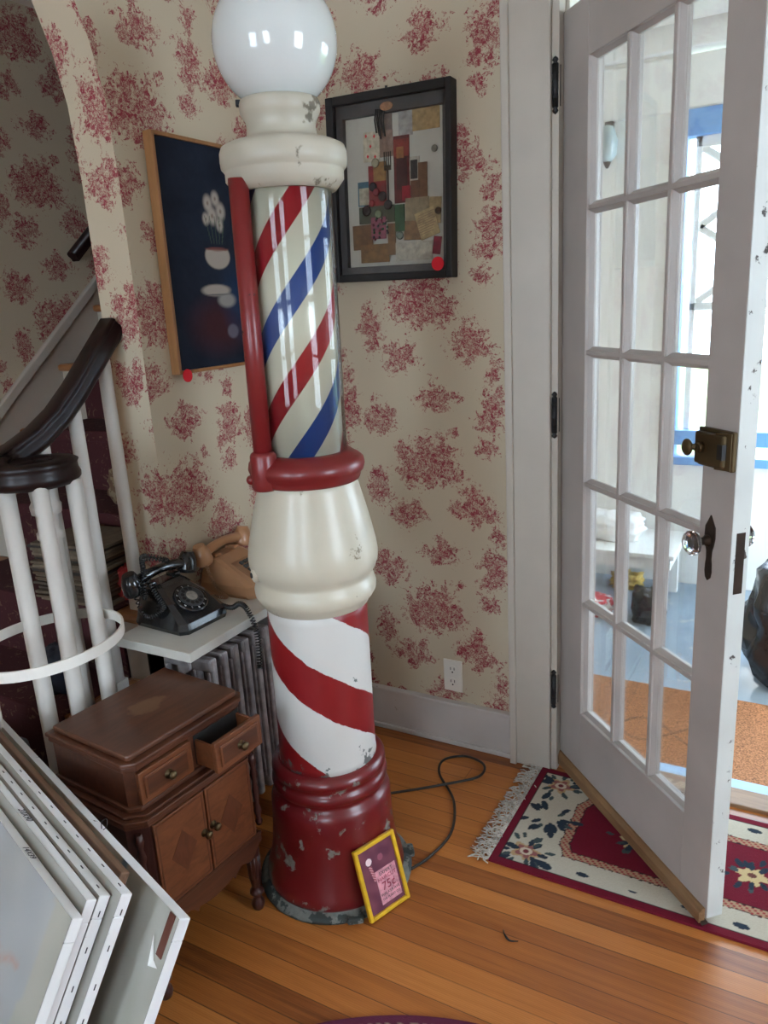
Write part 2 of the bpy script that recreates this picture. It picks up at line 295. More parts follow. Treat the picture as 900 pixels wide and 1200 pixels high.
# ------------------------------------------------------------------ mesh helpers
class MB:
    def __init__(s): s.bm = bmesh.new()
    def box(s, x0, x1, y0, y1, z0, z1, bev=0, mat=0, M=None):
        vs = [s.bm.verts.new((x, y, z)) for x in (x0, x1) for y in (y0, y1) for z in (z0, z1)]
        fs = [s.bm.faces.new([vs[i] for i in q]) for q in ((0, 1, 3, 2), (4, 6, 7, 5), (0, 4, 5, 1), (2, 3, 7, 6), (0, 2, 6, 4), (1, 5, 7, 3))]
        for f in fs: f.material_index = mat
        if bev: 
            r = bmesh.ops.bevel(s.bm, geom=list({e for f in fs for e in f.edges}), offset=bev, segments=2, profile=.5, affect='EDGES')
            vs = list({v for f in r['faces'] for v in f.verts} | {v for v in vs if v.is_valid})
        if M: bmesh.ops.transform(s.bm, matrix=M, verts=[v for v in vs if v.is_valid])
        return s
    def prism(s, pts, axis, a, b, mat=0, bev=0):
        """polygon pts in the two other axes, extruded along axis from a to b"""
        def mk(p, t): return {'x': (t, p[0], p[1]), 'y': (p[0], t, p[1]), 'z': (p[0], p[1], t)}[axis]
        A = [s.bm.verts.new(mk(p, a)) for p in pts]; B = [s.bm.verts.new(mk(p, b)) for p in pts]; n = len(pts)
        fs = [s.bm.faces.new(A[::-1]), s.bm.faces.new(B)]+[s.bm.faces.new((A[i], A[(i+1) % n], B[(i+1) % n], B[i])) for i in range(n)]
        for f in fs: f.material_index = mat
        if bev: bmesh.ops.bevel(s.bm, geom=list({e for f in fs for e in f.edges}), offset=bev, segments=2, profile=.5, affect='EDGES')
        return s
    def lathe(s, prof, c=(0, 0, 0), n=32, caps=True, M=None, mat=0):
        rings = []; allv = []
        for r, z in prof:
            ring = [s.bm.verts.new((c[0]+r*cos(2*pi*i/n), c[1]+r*sin(2*pi*i/n), c[2]+z)) for i in range(n)]; rings.append(ring); allv += ring
        for a, b in zip(rings, rings[1:]):
            for i in range(n): f = s.bm.faces.new((a[i], a[(i+1) % n], b[(i+1) % n], b[i])); f.smooth = True; f.material_index = mat
        if caps:
            for rg, o in ((rings[0], -1), (rings[-1], 1)):
                f = s.bm.faces.new(rg[::o]); f.material_index = mat
        if M: bmesh.ops.transform(s.bm, matrix=M, verts=allv)
        return s
    def tube(s, pts, r, n=10, closed=False, mat=0, prof=None, upv=None):
        """sweep a circle (or prof polygon) along pts"""
        P = [Vector(p) for p in pts]; m = len(P); rings = []; up = Vector(upv) if upv else None; last = None
        for i, p in enumerate(P):
            t = (P[(i+1) % m]-P[i-1]) if closed or 0 < i < m-1 else (P[1]-P[0] if i == 0 else P[-1]-P[-2]); t.normalize()
            if up: a = up.cross(t)
            elif last is None: a = t.orthogonal()
            else: a = last-t*last.dot(t)
            a.normalize(); last = a; b = t.cross(a)
            rr = r[i] if isinstance(r, (list, tuple)) else r
            if prof: ring = [s.bm.verts.new(p+a*u*rr+b*v*rr) for u, v in prof]
            else: ring = [s.bm.verts.new(p+(a*cos(2*pi*k/n)+b*sin(2*pi*k/n))*rr) for k in range(n)]
            rings.append(ring)
        k = len(rings[0]); prs = list(zip(rings, rings[1:]))+([(rings[-1], rings[0])] if closed else [])
        for A, B in prs:
            for i in range(k):
                f = s.bm.faces.new((A[i], A[(i+1) % k], B[(i+1) % k], B[i])); f.smooth = True; f.material_index = mat
        if not closed: s.bm.faces.new(rings[0][::-1]); s.bm.faces.new(rings[-1])
        return s
    def ball(s, c, r, sc3=(1, 1, 1), seg=20, mat=0):
        q = bmesh.ops.create_uvsphere(s.bm, u_segments=seg, v_segments=max(8, seg*2//3), radius=r)
        bmesh.ops.transform(s.bm, matrix=Matrix.Translation(c) @ Matrix.Diagonal((*sc3, 1)), verts=q['verts'])
        for v in q['verts']:
            for f in v.link_faces: f.smooth = True; f.material_index = mat
        return s
    def quad(s, pts, mat=0):
        f = s.bm.faces.new([s.bm.verts.new(p) for p in pts]); f.material_index = mat; return s
    def build(s, name, mats, parent=None, uv=False, loc=None, M=None):
        if M: bmesh.ops.transform(s.bm, matrix=M, verts=s.bm.verts[:])
        bmesh.ops.recalc_face_normals(s.bm, faces=s.bm.faces[:])
        me = bpy.data.meshes.new(name)
        if uv:
            L = s.bm.loops.layers.uv.new('UVMap')
            for f in s.bm.faces:
                n = f.normal; ax = max(range(3), key=lambda i: abs(n[i]))
                for l in f.loops:
                    p = l.vert.co; l[L].uv = {0: (p.y-.13, p.z+.002), 1: (p.x, p.z), 2: (p.x, p.y)}[ax]
        s.bm.to_mesh(me); s.bm.free()
        for mm in (mats if isinstance(mats, (list, tuple)) else [mats]): me.materials.append(MAT[mm] if isinstance(mm, str) else mm)
        o = bpy.data.objects.new(name, me); C.objects.link(o)
        if parent: o.parent = parent
        if loc: o.location = loc
        return o
def tag(o, label, cat, group=None, kind=None):
    o['label'] = label; o['category'] = cat
    if group: o['group'] = group
    if kind: o['kind'] = kind
    return o
def thing(name, label, cat, loc=(0, 0, 0), rz=0, group=None):
    o = bpy.data.objects.new(name, None); C.objects.link(o); o.location = loc; o.rotation_euler = (0, 0, rz); o.empty_display_size = .05
    return tag(o, label, cat, group)
def struct(o): o['kind'] = 'structure'; return o
def sroot(name, loc=(0, 0, 0), rz=0):
    o = bpy.data.objects.new(name, None); C.objects.link(o); o.location = loc; o.rotation_euler = (0, 0, rz); return struct(o)
def B(*a, **k): return MB().box(*a, **k)
def text_mesh(name, body, size, M, mat, parent, ext=.0002, align='CENTER'):
    cu = bpy.data.curves.new(name, 'FONT'); cu.body = body; cu.size = size; cu.extrude = ext; cu.align_x = align; cu.resolution_u = 3
    o = bpy.data.objects.new(name, cu); C.objects.link(o)
    dg = bpy.context.evaluated_depsgraph_get(); dg.update()
    me = bpy.data.meshes.new_from_object(o.evaluated_get(dg)); bpy.data.objects.remove(o)
    me.transform(M); me.materials.append(MAT[mat]) if not me.materials else None
    me.materials[0] = MAT[mat] if len(me.materials) else None
    o = bpy.data.objects.new(name, me); C.objects.link(o); o.parent = parent; return o
def painted_grid(name, nx, ny, w_, h_, fn, mat, M=None, parent=None, thick=0):
    """a w_ x h_ sheet in local XY coloured per vertex by fn(x,y)"""
    bm = bmesh.new(); L = bm.verts.layers.float_color.new('Col'); vs = []
    for j in range(ny+1):
        for i in range(nx+1):
            x, y = w_*i/nx, h_*j/ny; v = bm.verts.new((x, y, thick)); c = fn(x, y); v[L] = (c[0], c[1], c[2], 1); vs.append(v)
    for j in range(ny):
        for i in range(nx): bm.faces.new((vs[j*(nx+1)+i], vs[j*(nx+1)+i+1], vs[(j+1)*(nx+1)+i+1], vs[(j+1)*(nx+1)+i]))
    if thick:
        idx = [i for i in range(nx+1)]+[(j+1)*(nx+1)-1 for j in range(1, ny+1)]+[ny*(nx+1)+i for i in range(nx-1, -1, -1)]+[j*(nx+1) for j in range(ny-1, 0, -1)]
        ring = [vs[i] for i in idx]; low = []
        for v in ring: q = bm.verts.new((v.co.x, v.co.y, 0)); q[L] = v[L]; low.append(q)
        for i in range(len(ring)): j = (i+1) % len(ring); bm.faces.new((ring[j], ring[i], low[i], low[j]))
    if M: bmesh.ops.transform(bm, matrix=M, verts=bm.verts[:])
    me = bpy.data.meshes.new(name); bm.to_mesh(me); bm.free(); me.materials.append(MAT[mat])
    o = bpy.data.objects.new(name, me); C.objects.link(o)
    if parent: o.parent = parent
    return o
def frame_matrix(o, x, y, z):
    m = Matrix((Vector(x), Vector(y), Vector(z))).transposed().to_4x4(); m.translation = Vector(o); return m
def nz(x, y, s=1, k=0): return mnoise.noise(Vector((x*s, y*s, k)))
def lerp(a, b, t): t = max(0, min(1, t)); return tuple(a[i]+(b[i]-a[i])*t for i in range(3))
# ------------------------------------------------------------------ room shell
XA, YB = -1.65, 2.24            # painting wall plane, door wall plane
CZ = 2.72
struct(B(-2.9, 2.6, -2.8, 2.32, -.12, 0).build('floor', 'floor'))
struct(B(-2.9, 2.6, -2.8, 4.2, CZ, CZ+.1).build('ceiling', 'ceil'))
def wall_a():
    m = MB(); x1 = XA-.14; ye = 4.1
    prof = [(1.585, 0), (1.585, 1.9), (1.575, 2.1), (1.55, 2.22), (1.50, 2.36), (1.40, 2.5), (1.27, 2.62), (1.1, CZ)]
    bm = m.bm; rows = [[bm.verts.new((XA, y, z)), bm.verts.new((x1, y, z)), bm.verts.new((x1, ye, z)), bm.verts.new((XA, ye, z))] for y, z in prof]
    for a, b in zip(rows, rows[1:]):
        for i in range(4): bm.faces.new((a[i], a[(i+1) % 4], b[(i+1) % 4], b[i]))
    bm.faces.new(rows[0][::-1]); bm.faces.new(rows[-1])
    return struct(m.build('wall_left', 'paper', uv=True))
wall_a()
struct(MB().box(-1.65, -.655, YB, YB+.16, -.1, CZ).box(-.655, .135, YB, YB+.16, 2.36, CZ).box(.135, 2.6, YB, YB+.16, -.1, CZ).build('wall_back', 'paper', uv=True))
struct(B(-2.9, -2.75, -2.8, 4.2, -.1, CZ).build('wall_stair', 'paper', uv=True))
struct(B(-2.75, -1.79, 4.1, 4.2, -.1, CZ).build('wall_stair_end', 'paper', uv=True))
m = MB().box(2.45, 2.6, -2.8, .25, 0, CZ).box(2.45, 2.6, 1.25, 2.24, 0, CZ).box(2.45, 2.6, .25, 1.25, 0, .8).box(2.45, 2.6, .25, 1.25, 2.3, CZ)
struct(m.build('wall_right', 'paper', uv=True))
m = MB().box(-2.75, -1.8, -2.8, -2.65, 0, CZ).box(-.9, .1, -2.8, -2.65, 0, CZ).box(1.0, 2.45, -2.8, -2.65, 0, CZ)
for a, b in ((-1.8, -.9), (.1, 1.0)): m.box(a, b, -2.8, -2.65, 0, .8); m.box(a, b, -2.8, -2.65, 2.3, CZ)
struct(m.build('wall_front', 'paper', uv=True))
def win(n, M, w_):
    m = MB(); z0, z1 = .8, 2.3
    m.box(-w_/2-.08, -w_/2, 0, .03, z0-.08, z1+.08); m.box(w_/2, w_/2+.08, 0, .03, z0-.08, z1+.08)
    m.box(-w_/2, w_/2, 0, .03, z1, z1+.08); m.box(-w_/2-.1, w_/2+.1, 0, .06, z0-.04, z0)
    m.box(-w_/2, w_/2, -.03, .0, 1.52, 1.57)
    for x in (-w_/6, w_/6): m.box(x-.01, x+.01, -.02, 0, z0, z1)
    for z in (1.17, 1.93): m.box(-w_/2, w_/2, -.02, 0, z-.01, z+.01)
    struct(m.build('window_%d' % n, 'trim', M=M))
win(1, frame_matrix((2.45, .75, 0), (0, 1, 0), (-1, 0, 0), (0, 0, 1)), 1.0)
win(2, frame_matrix((.55, -2.65, 0), (1, 0, 0), (0, 1, 0), (0, 0, 1)), .9)
win(3, frame_matrix((-1.35, -2.65, 0), (1, 0, 0), (0, 1, 0), (0, 0, 1)), .9)
# door casing (the wide flat trim) and jamb
m = MB().box(-.805, -.672, 2.2, YB, 0, 2.50, .004).box(-.808, -.785, 2.19, 2.205, 0, 2.50, .003)
m.box(-.672, .15, 2.2, YB, 2.37, 2.50, .004).box(.15, .283, 2.2, YB, 0, 2.50, .004)
struct(m.build('trim_1', 'trim'))
m = MB().box(-.672, -.652, 2.215, 2.40, 0, 2.36, .002).box(-.652, -.64, 2.27, 2.33, 0, 2.36, .002).box(-.652, .135, 2.215, 2.40, 2.34, 2.36, .002).box(.115, .135, 2.215, 2.40, 0, 2.36, .002)
struct(m.build('trim_2', 'trim'))
struct(MB().box(-.652, .115, 2.245, 2.335, -.005, .012, .004).build('trim_3', 'weather'))
m = MB().box(XA, -.805, 2.222, YB, 0, .155, .003).box(XA, -.805, 2.214, YB, .155, .168, .003).box(XA, -.805, 2.212, 2.224, 0, .018, .004)
struct(m.build('baseboard_back', worn('baseboard_paint', srgb(196, 190, 184), srgb(150, 138, 120), .32, 14, .5)))
struct(B(XA, XA+.018, 1.6, YB, 0, .16, .003).build('baseboard_left', 'trim'))
# ------------------------------------------------------------------ door with its 15 lights
DA = Vector((-.6703, 2.2743, 0)); DB = Vector((-.1257, 1.7181, 0)); du = (DB-DA).normalized(); dn = Vector((-du.y, du.x, 0))
if dn.y > 0: pass
else: dn = -dn          # dn points away from the camera side (towards the porch)
rzd = atan2(du.y, du.x)
door = sroot('door_1', DA, rzd)   # local x along the door, local +y towards porch, z up
T = .046; DW = .777; z0, z1 = .03, 2.26
gx = [.155, .322, .334, .499, .511, .672]; gz = [.262, .627, .640, 1.002, 1.015, 1.378, 1.391, 1.755, 1.768, 2.122]
# stiles and rails
m = MB().box(0, gx[0], 0, T, z0, z1, .002).box(gx[-1], DW, 0, T, z0, z1, .002).box(gx[0], gx[-1], 0, T, z0, gz[0], .002).box(gx[0], gx[-1], 0, T, gz[-1], z1, .002)
for a, b in ((gx[1], gx[2]), (gx[3], gx[4])): m.box(a, b, .004, T-.004, gz[0], gz[-1], .002)
for a, b in ((gz[1], gz[2]), (gz[3], gz[4]), (gz[5], gz[6]), (gz[7], gz[8])): m.box(gx[0], gx[-1], .004, T-.004, a, b, .002)
for i in range(3):
    for j in range(5):      # sloped glazing moulding in each light
        xa, xb, za, zb = gx[2*i], gx[2*i+1], gz[2*j], gz[2*j+1]; k = .009
        for q in ([(xa, za), (xb, za), (xb-k, za+k), (xa+k, za+k)], [(xa, zb), (xb, zb), (xb-k, zb-k), (xa+k, zb-k)], [(xa, za), (xa, zb), (xa+k, zb-k), (xa+k, za+k)], [(xb, za), (xb, zb), (xb-k, zb-k), (xb-k, za+k)]):
            (p0, p1, p2, p3) = q
            m.quad([(p0[0], .010, p0[1]), (p1[0], .010, p1[1]), (p2[0], .020, p2[1]), (p3[0], .020, p3[1])])
            m.quad([(p0[0], T-.006, p0[1]), (p1[0], T-.006, p1[1]), (p2[0], .026, p2[1]), (p3[0], .026, p3[1])])
            m.quad([(p3[0], .020, p3[1]), (p2[0], .020, p2[1]), (p2[0], .026, p2[1]), (p3[0], .026, p3[1])])
m.build('door_frame', 'doorpaint', door)
B(DW-.0005, DW+.0015, .001, T-.001, z0, z1).build('door_edge', 'litedgepaint', door)
for i in range(3):
    for j in range(5): B(gx[2*i], gx[2*i+1], .0215, .0245, gz[2*j], gz[2*j+1]).build('pane', 'glass', door)
for z in (.30, 1.20, 2.08):
    hx, hy = .0485, -.036
    m = MB().lathe([(.0085, -.052), (.0085, .052)], (hx, hy, z), 14)
    for s in (-1, 1): m.lathe([(.0085, 0), (.005, .004*s), (.009, .009*s), (.006, .014*s), (.001, .018*s)], (hx, hy, z+.052*s), 12)
    for k in (-.03, -.01, .01, .03): m.lathe([(.0090, -.001), (.0090, .001)], (hx, hy, z+k), 14)
    m.box(hx-.002, hx+.001, hy, -.020, z-.050, z+.050)
    m.build('hinge', 'black', door)
m = MB().prism([(0, .012), (-.017, .016), (-.017, .045), (-.006, .055), (0, .055)], 'x', .01, DW-.005)
m.build('bottom_strip', 'weather', door)
B(.02, DW+.002, -.012, .004, .013, .02).build('sweep', 'weatherdark', door)
# night latch
m = MB().box(.668, DW+.001, -.012, 0, 1.165, 1.25, .003).box(.675, .765, -.028, -.010, 1.172, 1.243, .005)
m.prism([(.742, -.0265), (DW-.002, -.014), (DW-.002, -.001), (.742, -.001)], 'z', 1.168, 1.247)
l = m.build('night_latch', 'brass', door)
MB().ball((.676, -.046, 1.208), .019, (.9, .40, 1), 16).tube([(.68, -.042, 1.21), (.70, -.038, 1.21)], .007).tube([(.70, -.040, 1.21), (.70, -.026, 1.21)], .011, 14).build('thumb_turn', 'brass', l)
B(.752, .768, -.030, -.02, 1.192, 1.224).build('bolt_slot', 'black', l)
pts = [(0, .072), (.007, .058), (.016, .045), (.017, .02), (.013, .0), (.007, -.012), (.006, -.03), (.009, -.042), (.011, -.06), (.008, -.075), (0, -.082)]
pl = pts+[(-x, z) for x, z in pts[-2:0:-1]]
e = MB().prism([(.712+x, .985+z) for x, z in pl], 'y', -.004, .0, bev=.001).build('escutcheon', 'oldbronze', door)
Mk = Matrix.Translation((.709, 0, .997)) @ Matrix.Rotation(radians(90), 4, 'X')
MB().lathe([(.012, 0), (.014, .008), (.009, .014), (.009, .028), (.014, .032)], n=18, M=Mk).build('knob_neck', 'oldbronze', e)
def knob(y, s):
    b = bmesh.new(); m = MB(); m.lathe([(.012, .030), (.020, .034), (.028, .042), (.028, .050), (.020, .058), (.012, .060)], n=12, M=Matrix.Translation((.709, y, .997)) @ Matrix.Rotation(radians(90*s), 4, 'X'))
    for f in m.bm.faces: f.smooth = False
    m.build('glass_knob', 'crystal', door)
knob(0, 1); knob(T, -1)
B(DW+.0012, DW+.0028, .012, .034, .89, 1.03).build('lock_faceplate', 'oldbronze', door)
# ------------------------------------------------------------------ stairs, banister
RZ, RY = .23, .226
def step_y(k): return 1.473+RY*(k-3)          # nosing of tread k (top at k*RZ)
st = thing('staircase', 'steep stairs with wood treads and dark red patterned runner rising behind the wall', 'staircase', (-2.27, step_y(1), 0))
ox, oy = -2.27, step_y(1)
def stb(mb, n, mt, par): return mb.build(n, mt, par, M=Matrix.Translation((-ox, -oy, 0)))
for k in range(1, 11):
    y = step_y(k); z = k*RZ; xr = -1.795 if k > 3 else -1.70
    if k == 1:
        p = [(-2.74, y), (-1.70, y-.10), (-1.60, y-.09), (-1.53, y), (-1.51, y+.12), (-1.54, y+.24), (-1.60, y+.32), (-1.79, y+.33), (-2.74, y+.33)]
        stb(MB().prism(p, 'z', z-.03, z, bev=.008), 'tread', 'oak', st)
        p2 = [(a+(.02 if a < -2 else -.02), b+.02) for a, b in p]
        stb(MB().prism(p2, 'z', 0, z-.03), 'riser', 'trim', st)
    else:
        m = B(-2.74, -1.795, y, y+RY+.03, z-.03, z, .012)
        if k < 4: m.box(-1.80, xr, y, min(y+RY+.03, 1.58), z-.03, z, .012)
        stb(m, 'tread', 'oak', st)
        m = B(-2.74, -1.80, y+.025, y+RY+.03, z-RZ, z-.03)
        if k < 4: m.box(-1.80, xr-.015, y+.025, min(y+RY+.03, 1.58), z-RZ, z-.03)
        stb(m, 'riser', 'trim', st)
    stb(MB().box(-2.62, -1.80, y-.006, y+RY+.03, z, z+.006, .002).box(-2.62, -1.80, y-.010, y-.001, z-.035, z+.004, .002).box(-2.62, -1.80, y+.014, y+.024, z-RZ+.005, z-.03), 'runner', 'runner', st)
# closed side panel under the outer ends of the steps
stb(MB().prism([(step_y(2)+.03, 0), (1.58, 0), (1.58, step_y(1)*0+.43+.23), (step_y(3)+.03, .66), (step_y(3)+.03, .43), (step_y(2)+.03, .43)], 'x', -1.735, -1.715), 'side_panel', 'trim', st)
def skirt():
    f = lambda y: 1.266+.85*(y-1.878)
    m = MB().prism([(.95, 0), (.95, f(.95)), (3.5, f(3.5)), (3.5, 0)], 'x', -2.7495, -2.738)
    stb(m, 'skirt_board', 'plaster', st)
    m = MB().prism([(.95, f(.95)-.045), (.95, f(.95)), (3.5, f(3.5)), (3.5, f(3.5)-.045)], 'x', -2.7495, -2.722, bev=.004)
    stb(m, 'skirt_moulding', 'trim', st)
skirt()
ba = thing('stair_banister', 'dark mahogany handrail curling into a volute over white balusters', 'banister', (-1.75, 1.40, 0))
MBA = Matrix.Translation((1.75, -1.40, 0))
rail = [(1.66, 1.60), (1.585, 1.53), (1.50, 1.445), (1.42, 1.365), (1.35, 1.305), (1.28, 1.262), (1.21, 1.232), (1.15, 1.215)]
rp = [(-1.75, y, z) for y, z in rail[1:]]
vc_ = Vector((-1.655, 1.20)); 
for i in range(1, 30):
    a = pi+i*(2*pi*1.28)/29; r = .082-(.05)*max(0, (i-6))/23.; 
    rp.append((vc_.x+r*cos(a), vc_.y-.03+.03*min(1, i/8.)+r*sin(a), 1.215-.02*min(1, i/5.)))
prof = [(-.5, -.42), (-.36, -.5), (.36, -.5), (.5, -.42), (.42, -.28), (.44, -.1), (.52, .08), (.50, .28), (.34, .46), (0, .54), (-.34, .46), (-.50, .28), (-.52, .08), (-.44, -.1), (-.42, -.28)]
m = MB().tube(rp, .062, prof=[(u, -v) for u, v in prof], upv=(0, 0, 1))
m.lathe([(.05, -.030), (.06, -.024), (.058, .0), (.055, .024), (.0, .030)], (vc_.x, vc_.y, 1.193), 28, caps=False)
m.build('handrail', 'banister', ba, M=MBA)
def baluster(x, y, zb, zt, plinth=False):
    r = .0195
    m = MB().lathe([(r*1.03, zb), (r*1.03, zb+.10), (r*.97, zt)], (x, y, 0), 20)
    if plinth: m.box(x-.022, x+.022, y-.022, y+.022, zb, zb+.05, .003)
    m.build('baluster', 'balpaint', ba, M=MBA)
baluster(-1.75, 1.53, 3*RZ, 1.45, True); baluster(-1.75, 1.405, 2*RZ, 1.33, True)
baluster(-1.75, 1.29, 2*RZ, 1.25)
for a, r in ((20, .085), (85, .09), (150, .10), (205, .10), (262, .09), (320, .085)):
    x = vc_.x+r*cos(radians(a)); y = vc_.y+r*sin(radians(a)); baluster(x, y, RZ, 1.175)
nw = MB().lathe([(.034, RZ), (.034, RZ+.06), (.026, RZ+.08), (.030, RZ+.3), (.027, 1.02), (.033, 1.025), (.033, 1.04), (.025, 1.045), (.026, 1.085), (.036, 1.09), (.038, 1.11), (.032, 1.12), (.036, 1.17)], (vc_.x, vc_.y, 0), 24)
nw.build('newel_post', 'balpaint', ba, M=MBA)
m = MB().tube([(-2.68, 2.27, 1.80), (-2.68, 3.6, 3.0-.05)], .045, prof=prof, upv=(0, 0, 1)).box(-2.75, -2.68, 2.6, 2.64, 2.02, 2.06)
hr = m.build('wall_handrail', 'banister'); tag(hr, 'short end of dark handrail fixed to the far wallpapered stair wall', 'handrail')
# things on the stairs
for i in range(22):
    th = .0085; z = 3*RZ+.001+i*.0088
    o = B(-.14, .14, -.105, .105, 0, th, .001).build('magazine', ['vcf', 'rawwood', 'dialgrey'][0] if False else plain('magazine_paper_%d' % i, srgb(*random.choice([(98, 86, 70), (78, 66, 54), (118, 106, 88), (48, 42, 38), (88, 72, 56)])), .8, var=.15, scale=40))
    o.location = (-1.985+random.uniform(-.014, .014), 1.568+random.uniform(-.010, .010), z+.006); o.rotation_euler = (0, 0, radians(6+random.uniform(-3, 3)))
    tag(o, 'topmost yellowed magazine of the tall stack on the stairs' if i == 21 else 'lowest magazine of the tall stack on the stairs' if i == 0 else 'yellowed magazine in the tall stack on the stairs behind the balusters', 'magazine', 'magazines stacked on the stairs')
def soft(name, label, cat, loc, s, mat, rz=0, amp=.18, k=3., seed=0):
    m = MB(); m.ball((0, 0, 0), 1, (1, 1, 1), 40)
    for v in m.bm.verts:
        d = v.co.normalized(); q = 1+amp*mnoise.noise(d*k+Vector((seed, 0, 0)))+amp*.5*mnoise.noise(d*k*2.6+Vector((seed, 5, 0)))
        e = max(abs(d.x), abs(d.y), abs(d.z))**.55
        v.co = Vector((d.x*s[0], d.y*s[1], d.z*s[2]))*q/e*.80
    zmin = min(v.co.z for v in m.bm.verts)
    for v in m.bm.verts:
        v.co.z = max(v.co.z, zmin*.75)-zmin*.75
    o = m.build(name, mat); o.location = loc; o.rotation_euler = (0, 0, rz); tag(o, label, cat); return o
soft('cloth_bundle', 'bundle of bright red floral cloth on the stairs beside the rotary telephone', 'cloth', (-1.835, 1.60, 3*RZ+.007), (.06, .075, .075), 'redcloth', 0, seed=3)
soft('tapestry_bag', 'brown tapestry cushion resting on the stairs above the magazine stack', 'cushion', (-2.0, 1.83, 4*RZ+.007), (.12, .10, .10), 'tapestry', seed=5)
soft('cloth_bundle', 'crumpled grey cloth lying low on the stairs behind the white balusters', 'cloth', (-1.99, 1.13, RZ+.007), (.14, .08, .12), 'greycloth', seed=8)
soft('navy_bag', 'dark navy cloth bag on the stairs behind the white balusters under the magazines', 'bag', (-1.95, 1.36, 2*RZ+.007), (.09, .07, .09), 'navy', seed=9)
soft('dark_mass', 'dark mass added on the floor to fill the gap below the telephone shelf', 'cloth', (-1.575, 1.395, 0), (.055, .028, .14), 'navy', seed=10)  # rounded dark mass added to keep the gap below the shelf dark
# ------------------------------------------------------------------ radiator, shelf, telephones
ra = thing('radiator', 'tarnished silver cast iron column radiator under the white shelf', 'radiator', (-1.485, 1.70, 0))
y = 1.445; k = 0
while y < 2.03:
    m = MB(); xs = [-1.565, -1.512, -1.459, -1.406]; zb, zt = .10, .625
    for x in xs:
        m.box(x-.014, x+.014, y-.011, y+.011, zb, zt, .006); m.box(x-.004, x+.004, y-.017, y+.017, zb+.04, zt-.04, .003)
    for z in (zb+.02, zt-.022): m.box(xs[0]-.012, xs[-1]+.012, y-.014, y+.014, z-.02, z+.02, .008)
    for z in (zb+.03, zt-.03): m.tube([(xs[1]+.026, y-.024, z), (xs[1]+.026, y+.024, z)], .02, 14)
    if y < 1.46 or y+.046 >= 2.03:
        for x in (xs[0], xs[-1]): m.lathe([(.02, 0), (.014, .03), (.016, .1)], (x, y, 0), 12)
    m.build('radiator_section', 'radiator', ra, M=Matrix.Translation((1.485, -1.70, 0))); y += .0478
sh = MB().box(-1.632, -1.36, 1.325, 2.08, .673, .70, .002).box(-1.632, -1.60, 1.49, 1.52, 0, .678).box(-1.632, -1.60, 2.03, 2.06, 0, .678).box(-1.40, -1.37, 2.05, 2.08, 0, .678).build('shelf_board', 'shelf')
tag(sh, 'grey white shelf board over the radiator holding two telephones', 'shelf')
def coil(pts, rc, rw, turns, n_per=9):
    P = [Vector(p) for p in pts]
    seg = [(P[i+1]-P[i]).length for i in range(len(P)-1)]; L = sum(seg); out = []; N_ = turns*n_per; last = Vector((0, 0, 1))
    def at(s):
        s *= (len(P)-1); i = min(int(s), len(P)-2); t = s-i
        p0, p1, p2, p3 = P[max(i-1, 0)], P[i], P[i+1], P[min(i+2, len(P)-1)]
        return .5*((2*p1)+(p2-p0)*t+(2*p0-5*p1+4*p2-p3)*t*t+(3*p1-3*p2+p3-p0)*t**3)
    for j in range(N_+1):
        s = j/N_; p = at(s); t = (at(min(1, s+.01))-at(max(0, s-.01))).normalized(); a = last-t*last.dot(t)
        if a.length < 1e-4: a = t.orthogonal()
        a.normalize(); last = a; b = t.cross(a); ang = 2*pi*turns*s
        out.append(p+(a*cos(ang)+b*sin(ang))*rc)
    return out
def smooth(m, M=None): return m
def phone(root, mat, rotary):
    """local: +x front, y width, z up; origin at the middle of the footprint"""
    m = MB(); bm = m.bm
    if rotary: rings = [(-.10, .105, .088, 0), (-.104, .108, .092, .012), (-.10, .104, .088, .03), (-.096, .045, .072, .075), (-.09, -.012, .055, .108), (-.082, -.028, .048, .116)]
    else: rings = [(-.105, .105, .092, 0), (-.108, .108, .096, .01), (-.105, .106, .095, .038), (-.098, .05, .084, .068), (-.09, -.03, .070, .108), (-.085, -.04, .064, .112)]
    rows = []
    for xb, xf, hw, z in rings:
        c = .018 if z < .05 else .012
        row = [(xb+c, -hw), (xf-c, -hw), (xf, -hw+c), (xf, hw-c), (xf-c, hw), (xb+c, hw), (xb, hw-c), (xb, -hw+c)]
        rows.append([bm.verts.new((a, b, z)) for a, b in row])
    for a, b in zip(rows, rows[1:]):
        for i in range(8): bm.faces.new((a[i], a[(i+1) % 8], b[(i+1) % 8], b[i]))
    bm.faces.new(rows[0][::-1]); bm.faces.new(rows[-1])
    bmesh.ops.bevel(bm, geom=[e for e in bm.edges if e.calc_face_angle(0) > .25], offset=.004, segments=2, profile=.5, affect='EDGES')
    for yy in (-.045, .045): m.box(-.085, -.045, yy-.012, yy+.012, .100, .122, .004)
    for f in bm.faces: f.smooth = False
    m.build('body', mat, root)
    # handset laid across the cradle
    hp = [(-.065, -.105+.21*i/16, .130+.016*sin(pi*i/16)) for i in range(17)]
    m = MB().tube(hp, [.0135+.003*abs(cos(pi*i/16)) for i in range(17)], 12)
    for s in (-1, 1): m.lathe([(.018, .052), (.028, .028), (.031, 0), (.029, -.010), (.020, -.012)], n=22, M=Matrix.Translation((-.065, s*.098, .114)) @ Matrix.Rotation(radians(-14*s), 4, 'X'))
    m.build('handset', mat, root)
    if rotary:
        p0, p1 = Vector((.104, 0, .03)), Vector((-.012, 0, .108))
    else: p0, p1 = Vector((.106, 0, .038)), Vector((-.03, 0, .108))
    ax = (p1-p0).normalized(); n = Vector((-ax.z, 0, ax.x)); n = n if n.z > 0 else -n; return frame_matrix(p0, (0, 1, 0), ax, n), (p1-p0).length
t = thing('rotary_telephone', 'black rotary dial telephone with a tangled cord on the white shelf', 'telephone', (-1.545, 1.495, .70), radians(-4))
